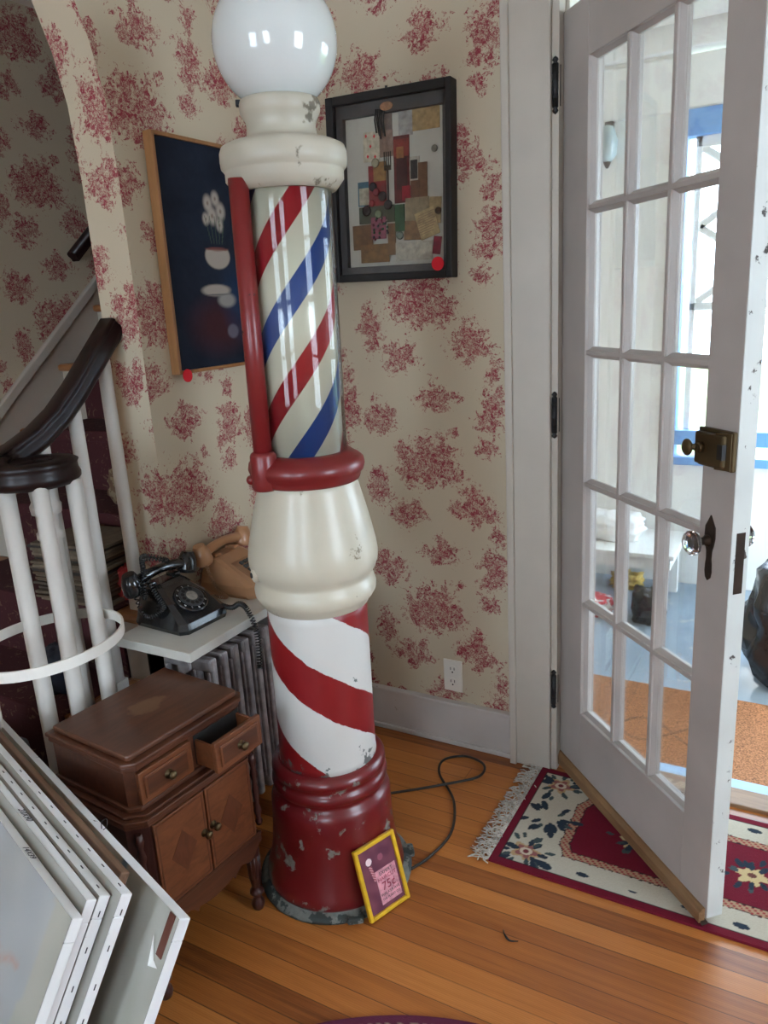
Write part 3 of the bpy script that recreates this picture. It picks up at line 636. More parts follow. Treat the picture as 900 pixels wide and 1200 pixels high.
MF, LF = phone(t, 'bake', True)
# face matrix: local u = width(y), v = up the slope, w = outward
Mf = MF @ Matrix.Translation((0, LF*.50, .002))
d = MB().lathe([(.050, 0), (.050, .006), (.046, .008)], n=40, M=Mf).build('dial_ring', 'bake', t)
wh = MB().lathe([(.036, .008), (.036, .013), (.033, .014)], n=40, M=Mf).build('finger_wheel', 'key', t)
MB().lathe([(.0165, .013), (.0165, .0155)], n=28, M=Mf).build('number_card', 'dialgrey', t)
for i in range(10):
    a = radians(60+i*29); M = Mf @ Matrix.Translation((.0265*cos(a), .0265*sin(a), .0135))
    MB().lathe([(.0058, 0), (.0058, .001)], n=14, M=M).build('finger_hole', 'inside', wh)
    text_mesh('dial_number', ['1', '2', '3', '4', '5', '6', '7', '8', '9', '0'][i], .010, Mf @ Matrix.Translation((.041*cos(a), .041*sin(a)-.003, .0085)), 'white', d)
cpts = [(-.05, -.09, .13), (-.02, -.10, .10), (-.05, -.07, .17), (-.09, -.03, .19), (-.03, 0, .175), (-.06, -.06, .19), (0, -.085, .12), (.03, -.085, .07), (-.02, -.11, .05), (-.07, -.10, .14)]
MB().tube(coil(cpts, .006, .002, 90), .0021, 5).build('coiled_cord', 'bake', t)
cp2 = [(.09, .075, .03), (.115, .09, .022), (.14, .098, .035), (.165, .10, .02), (.195, .095, -.03), (.203, .09, -.09), (.203, .085, -.15)]
MB().tube(coil(cp2, .0065, .002, 44), .0023, 5).build('hanging_cord', 'bake', t)
t = thing('push_button_telephone', 'tan push button telephone with handset, between the rotary phone and the pole', 'telephone', (-1.545, 1.775, .70), radians(2))
MF, LF = phone(t, 'beige', False)
pl = MB().box(-.052, .052, .028, .118, -.001, .003, .001, M=MF).build('keypad_plate', 'beigedark', t)
for i in range(3):
    for j in range(4):
        B(-.027+i*.019, -.013+i*.019, .038+j*.0185, .051+j*.0185, .002, .008, .0015, M=MF).build('key', 'key', pl)
MB().tube(coil([(-.06, -.10, .14), (-.03, -.118, .08), (.0, -.118, .03), (.03, -.12, .012), (-.02, -.125, .01)], .004, .002, 36), .0016, 5).build('coiled_cord', 'beigedark', t)
# ------------------------------------------------------------------ wooden cabinet
cb = thing('wooden_cabinet', 'small antique walnut cabinet with stained top, two drawers and double doors', 'cabinet', (-1.339, 1.150, 0), radians(-5))
def chamf(x0, x1, y0, y1, c): return [(x0, y0), (x1-c, y0), (x1, y0+c), (x1, y1-c), (x1-c, y1), (x0, y1)]
m = MB().prism(chamf(-.15, .152, -.19, .19, .035), 'z', .20, .475)
body = m.build('lower_body', 'cabdark', cb)
m = MB()
for x0, x1, y0, y1, za, zb in ((-.155, .165, -.200, .200, .478, .487), (-.150, .158, -.195, .195, .470, .478), (-.155, .168, -.203, .203, .487, .497), (-.150, .158, -.193, .193, .497, .504)):
    m.prism(chamf(x0, x1, y0, y1, .036), 'z', za, zb, bev=.002)
m.build('waist_moulding', 'cab', cb)
m = MB().prism(chamf(-.14, .135, -.172, .172, .02), 'z', .504, .612)
m.build('upper_body', 'cab', cb)
m = MB().prism(chamf(-.147, .142, -.179, .179, .022), 'z', .504, .516, bev=.003).prism(chamf(-.147, .142, -.179, .179, .022), 'z', .604, .618, bev=.003)
m.prism(chamf(-.150, .148, -.183, .183, .024), 'z', .618, .628, bev=.003)
m.build('upper_moulding', 'cab', cb)
MB().prism(chamf(-.138, .132, -.168, .168, .008), 'z', .628, .642, bev=.004).build('top', 'cabtop', cb)
def drawer(y0, y1, xo):
    x = .136+xo; za, zb = .521, .600
    m = MB().box(x, x+.012, y0, y1, za, zb, .002).box(x+.012, x+.016, y0+.012, y1-.012, za+.012, zb-.012, .002)
    if xo > .01: m.box(x-.055-xo*.3, x+.001, y0+.004, y0+.010, za+.004, zb-.012).box(x-.055-xo*.3, x+.001, y1-.010, y1-.004, za+.004, zb-.012).box(x-.055-xo*.3, x+.001, y0+.008, y1-.008, za+.004, za+.010)
    f = m.build('drawer', 'veneer', cb)
    if xo > .01: MB().box(.137, x, y0+.010, y1-.010, zb-.016, zb-.013).build('drawer_lining', 'inside', f) if False else None
    B(x+.010, x+.0165, y0+.018, y1-.018, za+.018, zb-.018, .001).build('raised_panel', 'cab', f)
    M = Matrix.Translation((x+.016, (y0+y1)/2, (za+zb)/2)) @ Matrix.Rotation(radians(90), 4, 'Y')
    MB().lathe([(.011, 0), (.011, .002), (.004, .004), (.004, .010), (.010, .013), (.0105, .017), (.006, .021), (.001, .022)], n=20, M=M).build('knob', 'brass', f)
drawer(-.158, -.008, 0); drawer(.008, .158, .062)
B(.1352, .1368, .010, .156, .524, .598).build('drawer_opening', 'inside', cb)
for s in (-1, 1):
    y0, y1 = (-.150, -.002) if s < 0 else (.002, .150)
    dd = B(.150, .160, y0, y1, .245, .468, .002).build('cabinet_door', 'veneer', cb)
    yc, zc = (y0+y1)/2-(.0), .355
    MB().prism([(yc-.038, zc), (yc, zc-.055), (yc+.038, zc), (yc, zc+.055)], 'x', .1602, .1606).build('diamond_inlay', 'diamond', dd)
    m = MB()
    for a in ((y0+.006, y0+.009, .252, .462), (y1-.009, y1-.006, .252, .462), (y0+.006, y1-.006, .252, .255), (y0+.006, y1-.006, .459, .462)): m.box(.160, .1608, *a)
    m.build('line_inlay', 'diamond', dd)
    M = Matrix.Translation((.160, s*.014, .36+(0 if s < 0 else .004))) @ Matrix.Rotation(radians(90), 4, 'Y')
    MB().lathe([(.010, 0), (.010, .002), (.004, .004), (.004, .012), (.010, .015), (.010, .019), (.006, .023), (.001, .024)], n=20, M=M).build('knob', 'brass', dd)
def apron():
    ys = [-.165+.33*i/48 for i in range(49)]
    def zz(y):
        a = abs(y)/.165
        return .205-.045*(cos(a*pi*.9)*.5+.5)+(.012*cos(a*pi*4.) if a > .35 else .012)
    p = [(y, zz(y)) for y in ys]+[(.165, .243), (-.165, .243)]
    m = MB().prism(p, 'x', .146, .160); m.box(.158, .163, -.165, .165, .238, .246, .001)
    m.build('scalloped_apron', 'cab', cb)
    for a in (.178, -.188): MB().prism([(-.12, .24), (-.12, .185), (0, .17), (.10, .185), (.10, .24)], 'y', a, a+.010).build('side_apron', 'cabdark', cb)
apron()
def turned(r0): return [(.014, .235), (.019, .228), (.021, .216), (.019, .205), (.012, .200), (.018, .195), (.019, .183), (.018, .175), (.016, .10), (.012, .075), (.010, .07), (.018, .062), (.019, .054), (.012, .045), (.010, .038), (.016, .028), (.018, .018), (.015, .006), (.009, 0)]
for x in (.14, -.135):
    for yy in (-.168, .150):
        m = MB().lathe([(r, z) for r, z in turned(0)][::-1], (x-.005, yy, 0), 20)
        for k in range(10):
            a = 2*pi*k/10; m.tube([(x-.005+.0165*cos(a), yy+.0165*sin(a), .172), (x-.005+.0145*cos(a), yy+.0145*sin(a), .104)], .0028, 6)
        m.build('leg', 'cabdark', cb)
for yy in (-.178, .178):     # the half-turned spindle in each chamfered front corner
    MB().lathe([(.007, .25), (.010, .26), (.006, .27), (.010, .29), (.006, .31), (.009, .35), (.006, .38), (.010, .40), (.006, .42), (.010, .44), (.007, .46)], (.144, yy, 0), 14).build('corner_spindle', 'cabdark', cb)
# ------------------------------------------------------------------ barber pole
bp = thing('barber_pole', 'tall floor standing barber pole with white globe and red, white and blue stripes', 'barber pole', (-1.083, 1.51, 0), radians(-54.3))
tiltv = Vector((-1.060+1.083, 0, 2.1)).normalized()
q = Vector((0, 0, 1)).rotation_difference(tiltv); bp.rotation_mode = 'QUATERNION'
bp.rotation_quaternion = q @ Matrix.Rotation(radians(-54.3), 3, 'Z').to_quaternion()
def L(name, prof, mat, n=64): return MB().lathe(prof, n=n).build(name, mat, bp)
fl = L('base_flange', [(.213, 0), (.215, .010), (.205, .018), (.185, .022), (.15, .024)], 'flange')
m = MB().ball((.0, .192, .012), .001)
for a in (95, -160, 10): 
    MB().box(.205*cos(radians(a))-.022, .205*cos(radians(a))+.022, .205*sin(radians(a))-.022, .205*sin(radians(a))+.022, .002, .020, .006).lathe([(.007, .019), (.007, .021)], (.212*cos(radians(a)), .212*sin(radians(a)), 0), 14).build('bolt_lug', 'flange', fl)
L('base', [(.190, .012), (.193, .03), (.188, .055), (.178, .085), (.171, .13), (.167, .18), (.165, .23), (.164, .265), (.158, .285), (.148, .292), (.147, .305), (.156, .312), (.158, .325), (.153, .336), (.149, .34), (.149, .352), (.155, .358), (.154, .37), (.146, .382), (.138, .386), (.10, .386)], 'polebase', 80)
L('striped_column', [(.133, .38), (.1305, .40), (.130, .45), (.1285, .80), (.1285, .84)], 'column', 96)
L('bulbous_collar', [(.129, .822), (.134, .824), (.137, .833), (.146, .842), (.1535, .855), (.155, .870), (.151, .885), (.1455, .893), (.146, .902), (.156, .915), (.1625, .935), (.1635, .955), (.1605, .98), (.152, 1.02), (.140, 1.07), (.129, 1.11), (.124, 1.13), (.123, 1.15)], 'polewhite', 96)
L('red_ring', [(.120, 1.142), (.128, 1.143), (.131, 1.150), (.131, 1.158), (.139, 1.165), (.1425, 1.178), (.140, 1.192), (.131, 1.200), (.120, 1.206), (.112, 1.212), (.10, 1.214)], 'polered', 80)
L('striped_drum', [(.093, 1.205), (.093, 1.82)], 'drum', 96)
tb = MB().lathe([(.1015, 1.205), (.1015, 1.82)], n=96, caps=False).build('glass_tube', 'tube', bp)
L('top_cap', [(.10, 1.800), (.112, 1.799), (.120, 1.808), (.131, 1.822), (.131, 1.838), (.133, 1.842), (.1385, 1.848), (.140, 1.862), (.1395, 1.878), (.135, 1.890), (.120, 1.897), (.100, 1.902), (.085, 1.906), (.077, 1.914), (.075, 1.928), (.077, 1.942), (.083, 1.952), (.087, 1.960), (.088, 1.975), (.085, 1.983), (.07, 1.986)], 'polecap', 96)
MB().ball((0, 0, 2.095), .1325, (1, 1, 1), 64).build('globe', 'opal', bp)
MB().box(.0, .012, -.094, -.082, 1.972, 1.986, .002).build('set_screw', 'black', bp)
# the red conduit standing beside the glass, at the left seen from the front
ca = radians(-54); cx, cy = .124*cos(ca), .124*sin(ca)
MB().lathe([(.0215, 1.16), (.0215, 1.82)], (cx, cy, 0), 24).build('side_rod', 'polered', bp)
MB().lathe([(.028, 1.140), (.031, 1.146), (.031, 1.222), (.028, 1.228), (.0215, 1.232)], (cx, cy, 0), 24).build('rod_socket', 'polered', bp)
MB().ball((cx*1.10-.01, cy*1.32, 1.165), .012).build('socket_bolt', 'polered', bp)
Mh = Matrix.Rotation(radians(-68), 4, 'Z') @ Matrix.Translation((.150, 0, .925)) @ Matrix.Rotation(radians(90), 4, 'Y')
lk = MB().lathe([(.020, 0), (.018, .012), (.010, .016)], n=20, M=Mh).build('keyhole_boss', 'polewhite', bp)
MB().lathe([(.007, .016), (.007, .018)], n=14, M=Mh).build('keyhole', 'inside', lk)
# cable
cpt = [(-.884, 1.588), (-.856, 1.66), (-.845, 1.78), (-.90, 1.92), (-1.00, 2.03), (-1.02, 2.11), (-.96, 2.16), (-.88, 2.13), (-.87, 2.06), (-.95, 1.98), (-1.06, 1.90), (-1.14, 1.84), (-1.2, 1.80)]
def spline(P, n=10):
    P = [Vector(p) for p in P]; out = []
    for i in range(len(P)-1):
        p0, p1, p2, p3 = P[max(i-1, 0)], P[i], P[i+1], P[min(i+2, len(P)-1)]
        for k in range(n):
            t = k/n; out.append(.5*((2*p1)+(p2-p0)*t+(2*p0-5*p1+4*p2-p3)*t*t+(3*p1-3*p2+p3-p0)*t**3))
    return out+[P[-1]]
o = MB().tube(spline([(x, y, .0045+(.007 if 6 < i < 10 else 0)) for i, (x, y) in enumerate(cpt)]), .0042, 8).build('power_cable', 'cord')
tag(o, 'dark looped power cable lying on the floor behind the barber pole', 'cable')
# ------------------------------------------------------------------ pictures
# painting on the left wall: local u along +Y, v up
pw_, ph_ = .48, .655
pf = thing('framed_painting', 'dark navy painting in a thin honey wood frame hanging left of the pole', 'painting', (XA+.001, 1.686, 1.380))
pf.rotation_euler = (0, radians(.4), 0)
m = MB().box(0, .032, 0, .010, 0, ph_, .001).box(0, .032, pw_-.010, pw_, 0, ph_, .001).box(0, .032, .010, pw_-.010, 0, .010, .001).box(0, .032, .010, pw_-.010, ph_-.010, ph_, .001)
m.build('frame', 'honey', pf)
def art(x, y):
    n = nz(x, y, 14)*.5+nz(x, y, 50)*.25
    c = lerp((.006, .009, .018), (.012, .018, .032), n+.5)
    def E(cx, cy, rx, ry, s=.25): return max(0, min(1, (1-sqrt(((x-cx)/rx)**2+((y-cy)/ry)**2))/s))
    c = lerp(c, (.05, .012, .014), .8*E(.20, .12, .17, .11, .7)); c = lerp(c, (.012, .03, .075), .8*E(.30, .20, .10, .14, .8))
    # pale blossoms above a wide stoneware bowl on a folded cloth
    for bx, by, br in ((.20, .475, .024), (.235, .49, .022), (.255, .455, .026), (.215, .44, .026), (.185, .43, .018), (.245, .415, .02)):
        c = lerp(c, (.36, .31, .26), .9*E(bx, by, br, br*1.25, .5)); c = lerp(c, (.16, .11, .08), .8*E(bx, by, br*.25, br*.3, .4))
    for k in range(5):
        x0 = .20+.012*k; c = lerp(c, (.05, .08, .05), .8*(1 if abs(x-x0-(y-.36)*.12*(k-2)) < .0016 and .36 < y < .44 else 0))
    c = lerp(c, (.34, .29, .24), E(.222, .325, .060, .040, .12)) if y < .345 else c
    c = lerp(c, (.16, .05, .04), .8*E(.222, .345, .058, .006, .2))
    c = lerp(c, (.36, .31, .26), .9*E(.20, .225, .075, .020, .3)); c = lerp(c, (.30, .28, .25), .8*E(.245, .195, .05, .026, .4)); c = lerp(c, (.10, .09, .09), E(.21, .212, .07, .003, .5))
    c = lerp(c, (.13, .12, .15), .8*E(.26, .10, .03, .025, .3))
    return c
painted_grid('painted_board', 150, 200, pw_-.02, ph_-.02, art, 'vcp', frame_matrix((.022, .010, .010), (0, 1, 0), (0, 0, 1), (1, 0, 0)), pf)
def dot(loc, n_axis, label, r=.019):
    M = Matrix.Translation(loc) @ (Matrix.Rotation(radians(90), 4, 'Y') if n_axis == 'x' else Matrix.Rotation(radians(90), 4, 'X'))
    o = MB().lathe([(r, -.001), (r, .001)], n=28).build('red_sticker', 'reddot'); o.matrix_world = M; tag(o, label, 'sticker')
dot((XA+.038, 1.712, 1.375), 'x', 'round red dot sticker at the bottom corner of the navy painting')
# shadow box on the back wall: local x right, z up, y=0 is the wall, front at -.06
SX0, SX1, SZ0, SZ1, SD = -1.388, -.968, 1.620, 2.160, .048
sb = thing('shadow_box', 'black framed glazed box of collaged cards and scraps hanging right of the pole', 'picture frame', (SX0, YB-.004, SZ0))
sb.rotation_euler = (radians(-1.0), radians(1.2), 0)
W_, H_ = SX1-SX0, SZ1-SZ0
m = MB()
for a in ((0, .026, 0, H_), (W_-.018, W_, 0, H_), (.026, W_-.018, 0, .022), (.026, W_-.018, H_-.026, H_)): m.box(a[0], a[1], -SD, 0, a[2], a[3], .003)
m.build('frame', 'blackframe', sb)
m = MB()
for a in ((.026, .050, .03, H_-.03), (W_-.034, W_-.018, .022, H_-.026), (.026, W_-.018, .022, .044), (.026, W_-.018, H_-.062, H_-.026)): m.box(a[0], a[1], -.030, -.004, a[2], a[3], .001)
m.build('inner_liner', plain('charcoal_liner', (.05, .046, .044, 1), .6, var=.15), sb)
B(.03, W_-.02, -.012, -.004, .024, H_-.03).build('backing_board', plain('off_white_backing', srgb(190, 186, 172), .8, var=.04), sb)
B(.026, W_-.018, -.040, -.038, .022, H_-.026).build('front_glass', 'glass', sb)
m = MB().lathe([(.004, 0), (.004, .012)], (.2, -.02, H_), 8).build('hanging_ring', 'black', sb)
_cm = {}
def cm(c):
    if c not in _cm: _cm[c] = plain('card_colour_%d' % len(_cm), srgb(*c), .75, var=.16, scale=60)
    return _cm[c]
# pixel rectangle in a 738x1200 study crop -> box coordinates
def sbx(u): return .05+(u-75)/(675-75)*(W_-.092)
def sbz(v, u=375): return H_-.062-((v-(250-(u-75)*.158))/(1085-(250-(u-75)*.158)-(u-75)*.04*0))*(H_-.11)
lay = 0
def card(name, u0, u1, v0, v1, c, rot=0, y=-.013, th=.0015):
    global lay; lay += 1
    um = (u0+u1)/2; xa, xb = sbx(u0), sbx(u1); za, zb = sbz(v1, um), sbz(v0, um); yy = y-.0004*lay
    M = Matrix.Translation(((xa+xb)/2, yy, (za+zb)/2)) @ Matrix.Rotation(radians(rot), 4, 'Y')
    return MB().box(-(xb-xa)/2, (xb-xa)/2, -th, th*.2, -(zb-za)/2, (zb-za)/2, M=M).build(name, cm(c), sb)
card('paper_scrap', 500, 662, 160, 295, (168, 140, 92)); card('paper_scrap', 415, 500, 180, 330, (160, 156, 148)); card('paper_scrap', 285, 375, 200, 300, (120, 100, 88))
pc = card('playing_card', 190, 295, 310, 480, (196, 184, 158), 2)
card('paper_scrap', 295, 378, 300, 450, (138, 112, 96)); card('paper_scrap', 480, 540, 450, 590, (176, 166, 150)); card('photograph', 485, 528, 470, 580, (28, 28, 32))
card('leather_strip', 383, 480, 330, 720, (92, 24, 22)); card('leather_strip', 400, 465, 440, 640, (60, 20, 18)); card('red_scrap', 383, 478, 350, 450, (128, 36, 26)); card('red_scrap', 432, 486, 620, 705, (150, 22, 38)); card('tan_scrap', 402, 447, 395, 460, (150, 96, 52))
card('blue_scrap', 150, 222, 595, 735, (56, 96, 112)); card('ticket', 158, 222, 630, 728, (172, 164, 140))
card('red_scrap', 222, 335, 500, 735, (126, 26, 28)); card('tan_scrap', 255, 335, 480, 590, (146, 108, 60)); card('tan_scrap', 535, 590, 485, 690, (112, 76, 48)); card('tan_scrap', 488, 545, 590, 710, (98, 64, 42))
card('green_scrap', 155, 385, 735, 835, (58, 64, 44)); card('paper_scrap', 455, 600, 690, 840, (142, 128, 100)); card('paper_scrap', 600, 672, 690, 850, (156, 136, 98), 3)
card('card_scrap', 110, 240, 845, 990, (108, 76, 44), -1); card('card_scrap', 160, 345, 960, 1070, (122, 88, 50)); card('card_scrap', 340, 390, 840, 1030, (116, 84, 52)); card('card_scrap', 445, 550, 830, 945, (126, 96, 64), 2)
card('green_scrap', 390, 450, 730, 890, (30, 74, 42)); card('pink_scrap', 235, 330, 800, 930, (136, 70, 88)); card('envelope', 390, 620, 955, 1070, (178, 172, 154)); card('handwritten_note', 530, 650, 765, 935, (182, 160, 116), -17); card('red_scrap', 625, 672, 930, 1040, (120, 20, 44), 8)
def atsb(u, v, y): return (sbx(u), y, sbz(v, u))
for (u, v) in ((210, 335), (262, 335), (237, 392), (218, 450), (265, 450)):
    x, y_, z = atsb(u, v, -.0165); MB().prism([(x-.004, z), (x, z-.006), (x+.004, z), (x, z+.006)], 'y', y_-.0003, y_).build('diamond_pip', 'reddot', pc)
for i in range(9):
    x, y_, z = atsb(590, 785+i*15, -.030); M = Matrix.Translation((x, y_, z)) @ Matrix.Rotation(radians(-17), 4, 'Y')
    MB().box(-.030, .030+random.uniform(-.012, .004), -.0003, 0, -.0006, .0006, M=M).build('ink_line', 'rawwood', sb)
m = MB(); x0, _, zt = atsb(352, 510, 0); zb = sbz(730, 352)
m.box(x0-.003, x0+.003, -.028, -.025, zb, zt, .001).box(x0-.012, x0+.012, -.028, -.025, zt-.01, zt+.004, .001)
for k in range(4): m.box(x0-.012+k*.0072, x0-.0095+k*.0072, -.028, -.025, zt, zt+.042, .0005)
m.build('fork', 'oldbronze', sb)
for (u, v, r, c) in ((255, 625, .013, (40, 36, 40)), (275, 488, .013, (160, 150, 120)), (210, 763, .015, (40, 26, 34)), (285, 783, .012, (120, 136, 104)), (275, 655, .011, (130, 40, 50)), (315, 680, .014, (48, 34, 40)), (640, 408, .010, (110, 108, 92)), (658, 775, .010, (70, 60, 46)), (245, 720, .010, (150, 40, 50)), (420, 915, .012, (120, 126, 116)), (350, 730, .014, (40, 36, 36))):
    x, _, z = atsb(u, v, 0); MB().lathe([(r, 0), (r, .002), (r*.8, .004), (r*.3, .004)], n=20, M=Matrix.Translation((x, -.026, z)) @ Matrix.Rotation(radians(90), 4, 'X')).build('button', cm(c), sb)
for k in range(26):
    u = random.uniform(240, 345); v = random.uniform(800, 940); x, _, z = atsb(u, v, 0)
    MB().ball((x, -.028, z), .004, (1, .5, 1), 8).build('bead', cm(random.choice([(24, 76, 44), (140, 120, 116), (120, 40, 60), (60, 60, 70)])), sb)
for k in range(5):
    x, _, z = atsb(292+k*13, 210, 0); MB().tube([(x, -.030, z+.01), (x-.004, -.032, z-.02), (x+.003*(k % 2), -.030, z-.055-.008*(k % 3))], .0026, 6).build('black_ribbon', 'black', sb)
x, _, z = atsb(360, 172, 0)
MB().ball((x, -.033, z), .022, (1, .18, .55), 20).build('wooden_reel', cm((176, 128, 92)), sb)
dot((SX1-.040, YB-.060, SZ0+.033), 'y', 'round red dot sticker on the lower corner of the black shadow box', .020)
# outlet
ol = thing('wall_outlet', 'off white duplex electrical outlet plate low on the wallpaper', 'outlet', (-1.032, YB, .265))
MB().box(-.035, .035, -.006, 0, -.06, .06, .002).build('plate', 'outlet', ol)
for z in (-.024, .024):
    s = MB().lathe([(.016, 0), (.016, .002)], n=20, M=Matrix.Translation((0, -.006, z)) @ Matrix.Rotation(radians(90), 4, 'X')).build('socket', 'outlet', ol)
    MB().box(-.008, -.0055, -.0085, -.0078, z-.001, z+.009).box(.0055, .008, -.0085, -.0078, z-.001, z+.009).lathe([(.003, 0), (.003, .0008)], n=10, M=Matrix.Translation((0, -.0078, z-.009)) @ Matrix.Rotation(radians(90), 4, 'X')).build('slots', 'inside', s)
# ------------------------------------------------------------------ small yellow frame on the floor
o0 = Vector((-.904, 1.372, 0)); o1 = Vector((-.855, 1.501, 0)); fx = (o1-o0).normalized(); fwid = .136; out = Vector((fx.y, -fx.x, 0))
ti = radians(17); fup = Vector((0, 0, 1))*cos(ti)-out*sin(ti); fn = out*cos(ti)+Vector((0, 0, 1))*sin(ti)
yf = bpy.data.objects.new('small_framed_poster', None); C.objects.link(yf); yf.matrix_world = frame_matrix(o0+Vector((0, 0, .003))+out*.012, fx, fup, fn)
tag(yf, 'small yellow framed haircut price poster leaning on the base of the barber pole', 'picture frame')
FH = .192
m = MB()
for a in ((0, .011, 0, FH), (fwid-.011, fwid, 0, FH), (.011, fwid-.011, 0, .011), (.011, fwid-.011, FH-.011, FH)): m.box(*a, -.004, .009, .0025)
m.build('frame', 'gold', yf)
def poster(x, y):
    c = lerp((.12, .035, .06), (.20, .06, .085), nz(x, y, 30)+.5)
    if (x-.040)**2+(y-.145)**2 < .0095**2: c = (.86, .66, .66)
    if (x-.078)**2+(y-.142)**2 < .009**2: c = (.30, .09, .13)
    dx = x-(.040+(.135-y)*.18)
    if abs(dx) < .0045 and .09 < y < .132: c = (.62, .30, .32) if int((y*260+dx*200)) % 2 else (.30, .06, .08)
    return c
pp = painted_grid('poster_print', 110, 150, fwid-.02, FH-.02, lambda x, y: poster(x+.01, y+.01), 'vcf', Matrix.Translation((.010, .010, .002)), yf)
B(.050, .118, .022, .112, .0022, .0026).build('price_card', cm((218, 150, 162)), pp)
for s_, sz, yy, mt in (('EXPERT', .013, .097, 'pencil'), ('HAIRCUT', .0145, .082, 'pr'), ('75¢', .031, .056, 'pr'), ('WALKER AVE', .0105, .043, 'pencil'), ('THE PLANT CO', .0085, .031, 'pencil')):
    if mt == 'pr': MAT['pr'] = cm((150, 44, 70))
    text_mesh('lettering', s_, sz, Matrix.Translation((.084, yy, .0029)), mt, pp)
# ------------------------------------------------------------------ rugs
CR, NV, TN, MR = (.50, .46, .37), (.022, .035, .055), (.40, .25, .16), (.15, .008, .022)
flw = []
def rug_fn(Lx, Ly):
    rnd = random.Random(4)
    fl = [(.085, .075), (.085, Ly-.075), (Lx-.085, .075), (Lx-.085, Ly-.075)]; med = [(.36+.30*k, Ly/2) for k in range(int((Lx-.5)/.30)+1)]
    lf = []
    for cx, cy in fl+[(.10, Ly/2)]+[(Lx-.10, Ly/2)]:
        for k in range(22): a = rnd.uniform(0, 2*pi); r = rnd.uniform(.04, .085); lf.append((cx+r*cos(a), cy+r*sin(a)*.9, a, rnd.uniform(.007, .013)))
    for cx, cy in med:
        for k in range(20): a = rnd.uniform(0, 2*pi); r = rnd.uniform(.032, .08); lf.append((cx+r*cos(a)*1.2, cy+r*sin(a)*.8, a, rnd.uniform(.006, .011)))
    edge = [(.26+.13*k, .048 if k % 2 else .052, .6*k, .008) for k in range(12)]+[(.26+.13*k, Ly-.05, .6*k, .008) for k in range(12)]
    def fn(x, y):
        xx = min(x, Lx-x); yy = min(y, Ly-y); j = nz(x, y, 90)*.0025
        # signed distance to the notched field edge
        fe = min(yy-.098, xx-.185+max(0, .055-abs(y-Ly/2))*.9*0); fe = min(fe, (xx-.12+yy-.175)*.75 if True else 9)
        d0 = min(yy-.098, xx-.16)
        corner = sqrt(max(0, .235-xx)**2+max(0, .165-yy)**2)
        d = min(d0, .0+(sqrt((xx-.08)**2+(yy-.075)**2)-.105))
        d += j
        if min(xx, yy) < .022: return MR
        if min(xx, yy) < .026: return (.03, .015, .02)
        c = CR
        if d > .030: c = MR
        elif d > .026: c = (.04, .015, .02)
        elif d > .003: c = TN if (int(x*160)+int(y*160)) % 3 else (.30, .05, .05)
        elif d > 0: c = (.04, .02, .025)
        for fx_, fy_ in fl:
            r = sqrt((x-fx_)**2+((y-fy_)*1.15)**2)*.78; a = atan2(y-fy_, x-fx_)
            rr = .030*(1+.25*cos(5*a))
            if r < rr: c = (.16, .03, .04) if r < .007 else ((.60, .50, .38) if r < .014 else ((.28, .10, .09) if r < rr*.72 else (.45, .30, .16)))
        for fx_, fy_ in med:
            r = sqrt(((x-fx_)*.8)**2+(y-fy_)**2); a = atan2(y-fy_, x-fx_); rr = .032*(1+.28*cos(6*a+1))
            if r < rr: c = (.55, .42, .22) if r > .010 else (.14, .05, .04)
        for lx, ly, a, s in lf:
            ex = (x-lx)*cos(a)+(y-ly)*sin(a); ey = -(x-lx)*sin(a)+(y-ly)*cos(a)
            if (ex/(s*1.7))**2+(ey/(s*.8))**2 < 1: c = NV if s > .009 else (.05, .075, .08)
        for lx, ly, a, s in edge:
            if ((x-lx)/.018)**2+((y-ly)/.007)**2 < 1+.8*sin(60*x): c = NV
        k = 1+.10*nz(x, y, 400); return (c[0]*k, c[1]*k, c[2]*k)
    return fn
rg = thing('entry_rug', 'fringed maroon and cream floral rug lying under the open door', 'rug', (-.70, 1.712, .001), radians(-.6))
painted_grid('rug_pile', 300, 150, .98, .488, rug_fn(.98, .488), 'vc', None, rg, thick=.008)
rnd = random.Random(2)
for x0, s in ((0, -1), (.98, 1)):
    m = MB()
    for k in range(150 if s < 0 else 70):
        y = .004+.48*k/(150. if s < 0 else 70); P_ = [(x0, y, .006)]; x_, y_ = x0, y; n_ = 5; ang = rnd.uniform(-.7, .7)-(.2)
        for i in range(n_):
            ang += rnd.uniform(-.7, .7); x_ += s*cos(ang)*.0135; y_ += sin(ang)*.0135; P_.append((x_, y_, .0035+rnd.uniform(0, .014)*(1-i/n_)))
        m.tube(P_, .0019, 5)
    m.build('fringe', 'fringe', rg)['kind'] = 'stuff'
def oval(x, y):
    cx, cy, a, b = 1.0, .6, 1.0, .6; r = sqrt(((x-cx)/a)**2+((y-cy)/b)**2); k = int(r*60)
    t = atan2((y-cy)*1.6, x-cx)*60
    if r > .955: c = (.11, .02, .045)
    elif r > .905: c = (.42, .34, .22) if int(t+k*.5) % 2 else (.10, .02, .04)
    elif r > .88: c = (.12, .02, .05)
    else: c = (.30, .22, .16) if int(t*.5+k) % 2 else (.16, .05, .06)
    return c
bm = bmesh.new(); Lc = bm.verts.layers.float_color.new('Col'); rings = []; cxo, cyo = -.473, .658; nR, nT = 70, 420
for i in range(nR+1):
    r = .30+.70*i/nR; row = []
    for k in range(nT):
        a = 2*pi*k/nT; x, y = 1.0*r*cos(a), .6*r*sin(a); v = bm.verts.new((x*.66, y*.93, .009 if i < nR else .001)); c = oval(1+x, .6+y); v[Lc] = (*c, 1); row.append(v)
    rings.append(row)
for A_, B_ in zip(rings, rings[1:]):
    for k in range(nT): bm.faces.new((A_[k], A_[(k+1) % nT], B_[(k+1) % nT], B_[k]))
bm.faces.new(rings[0])
bmesh.ops.recalc_face_normals(bm, faces=bm.faces[:])
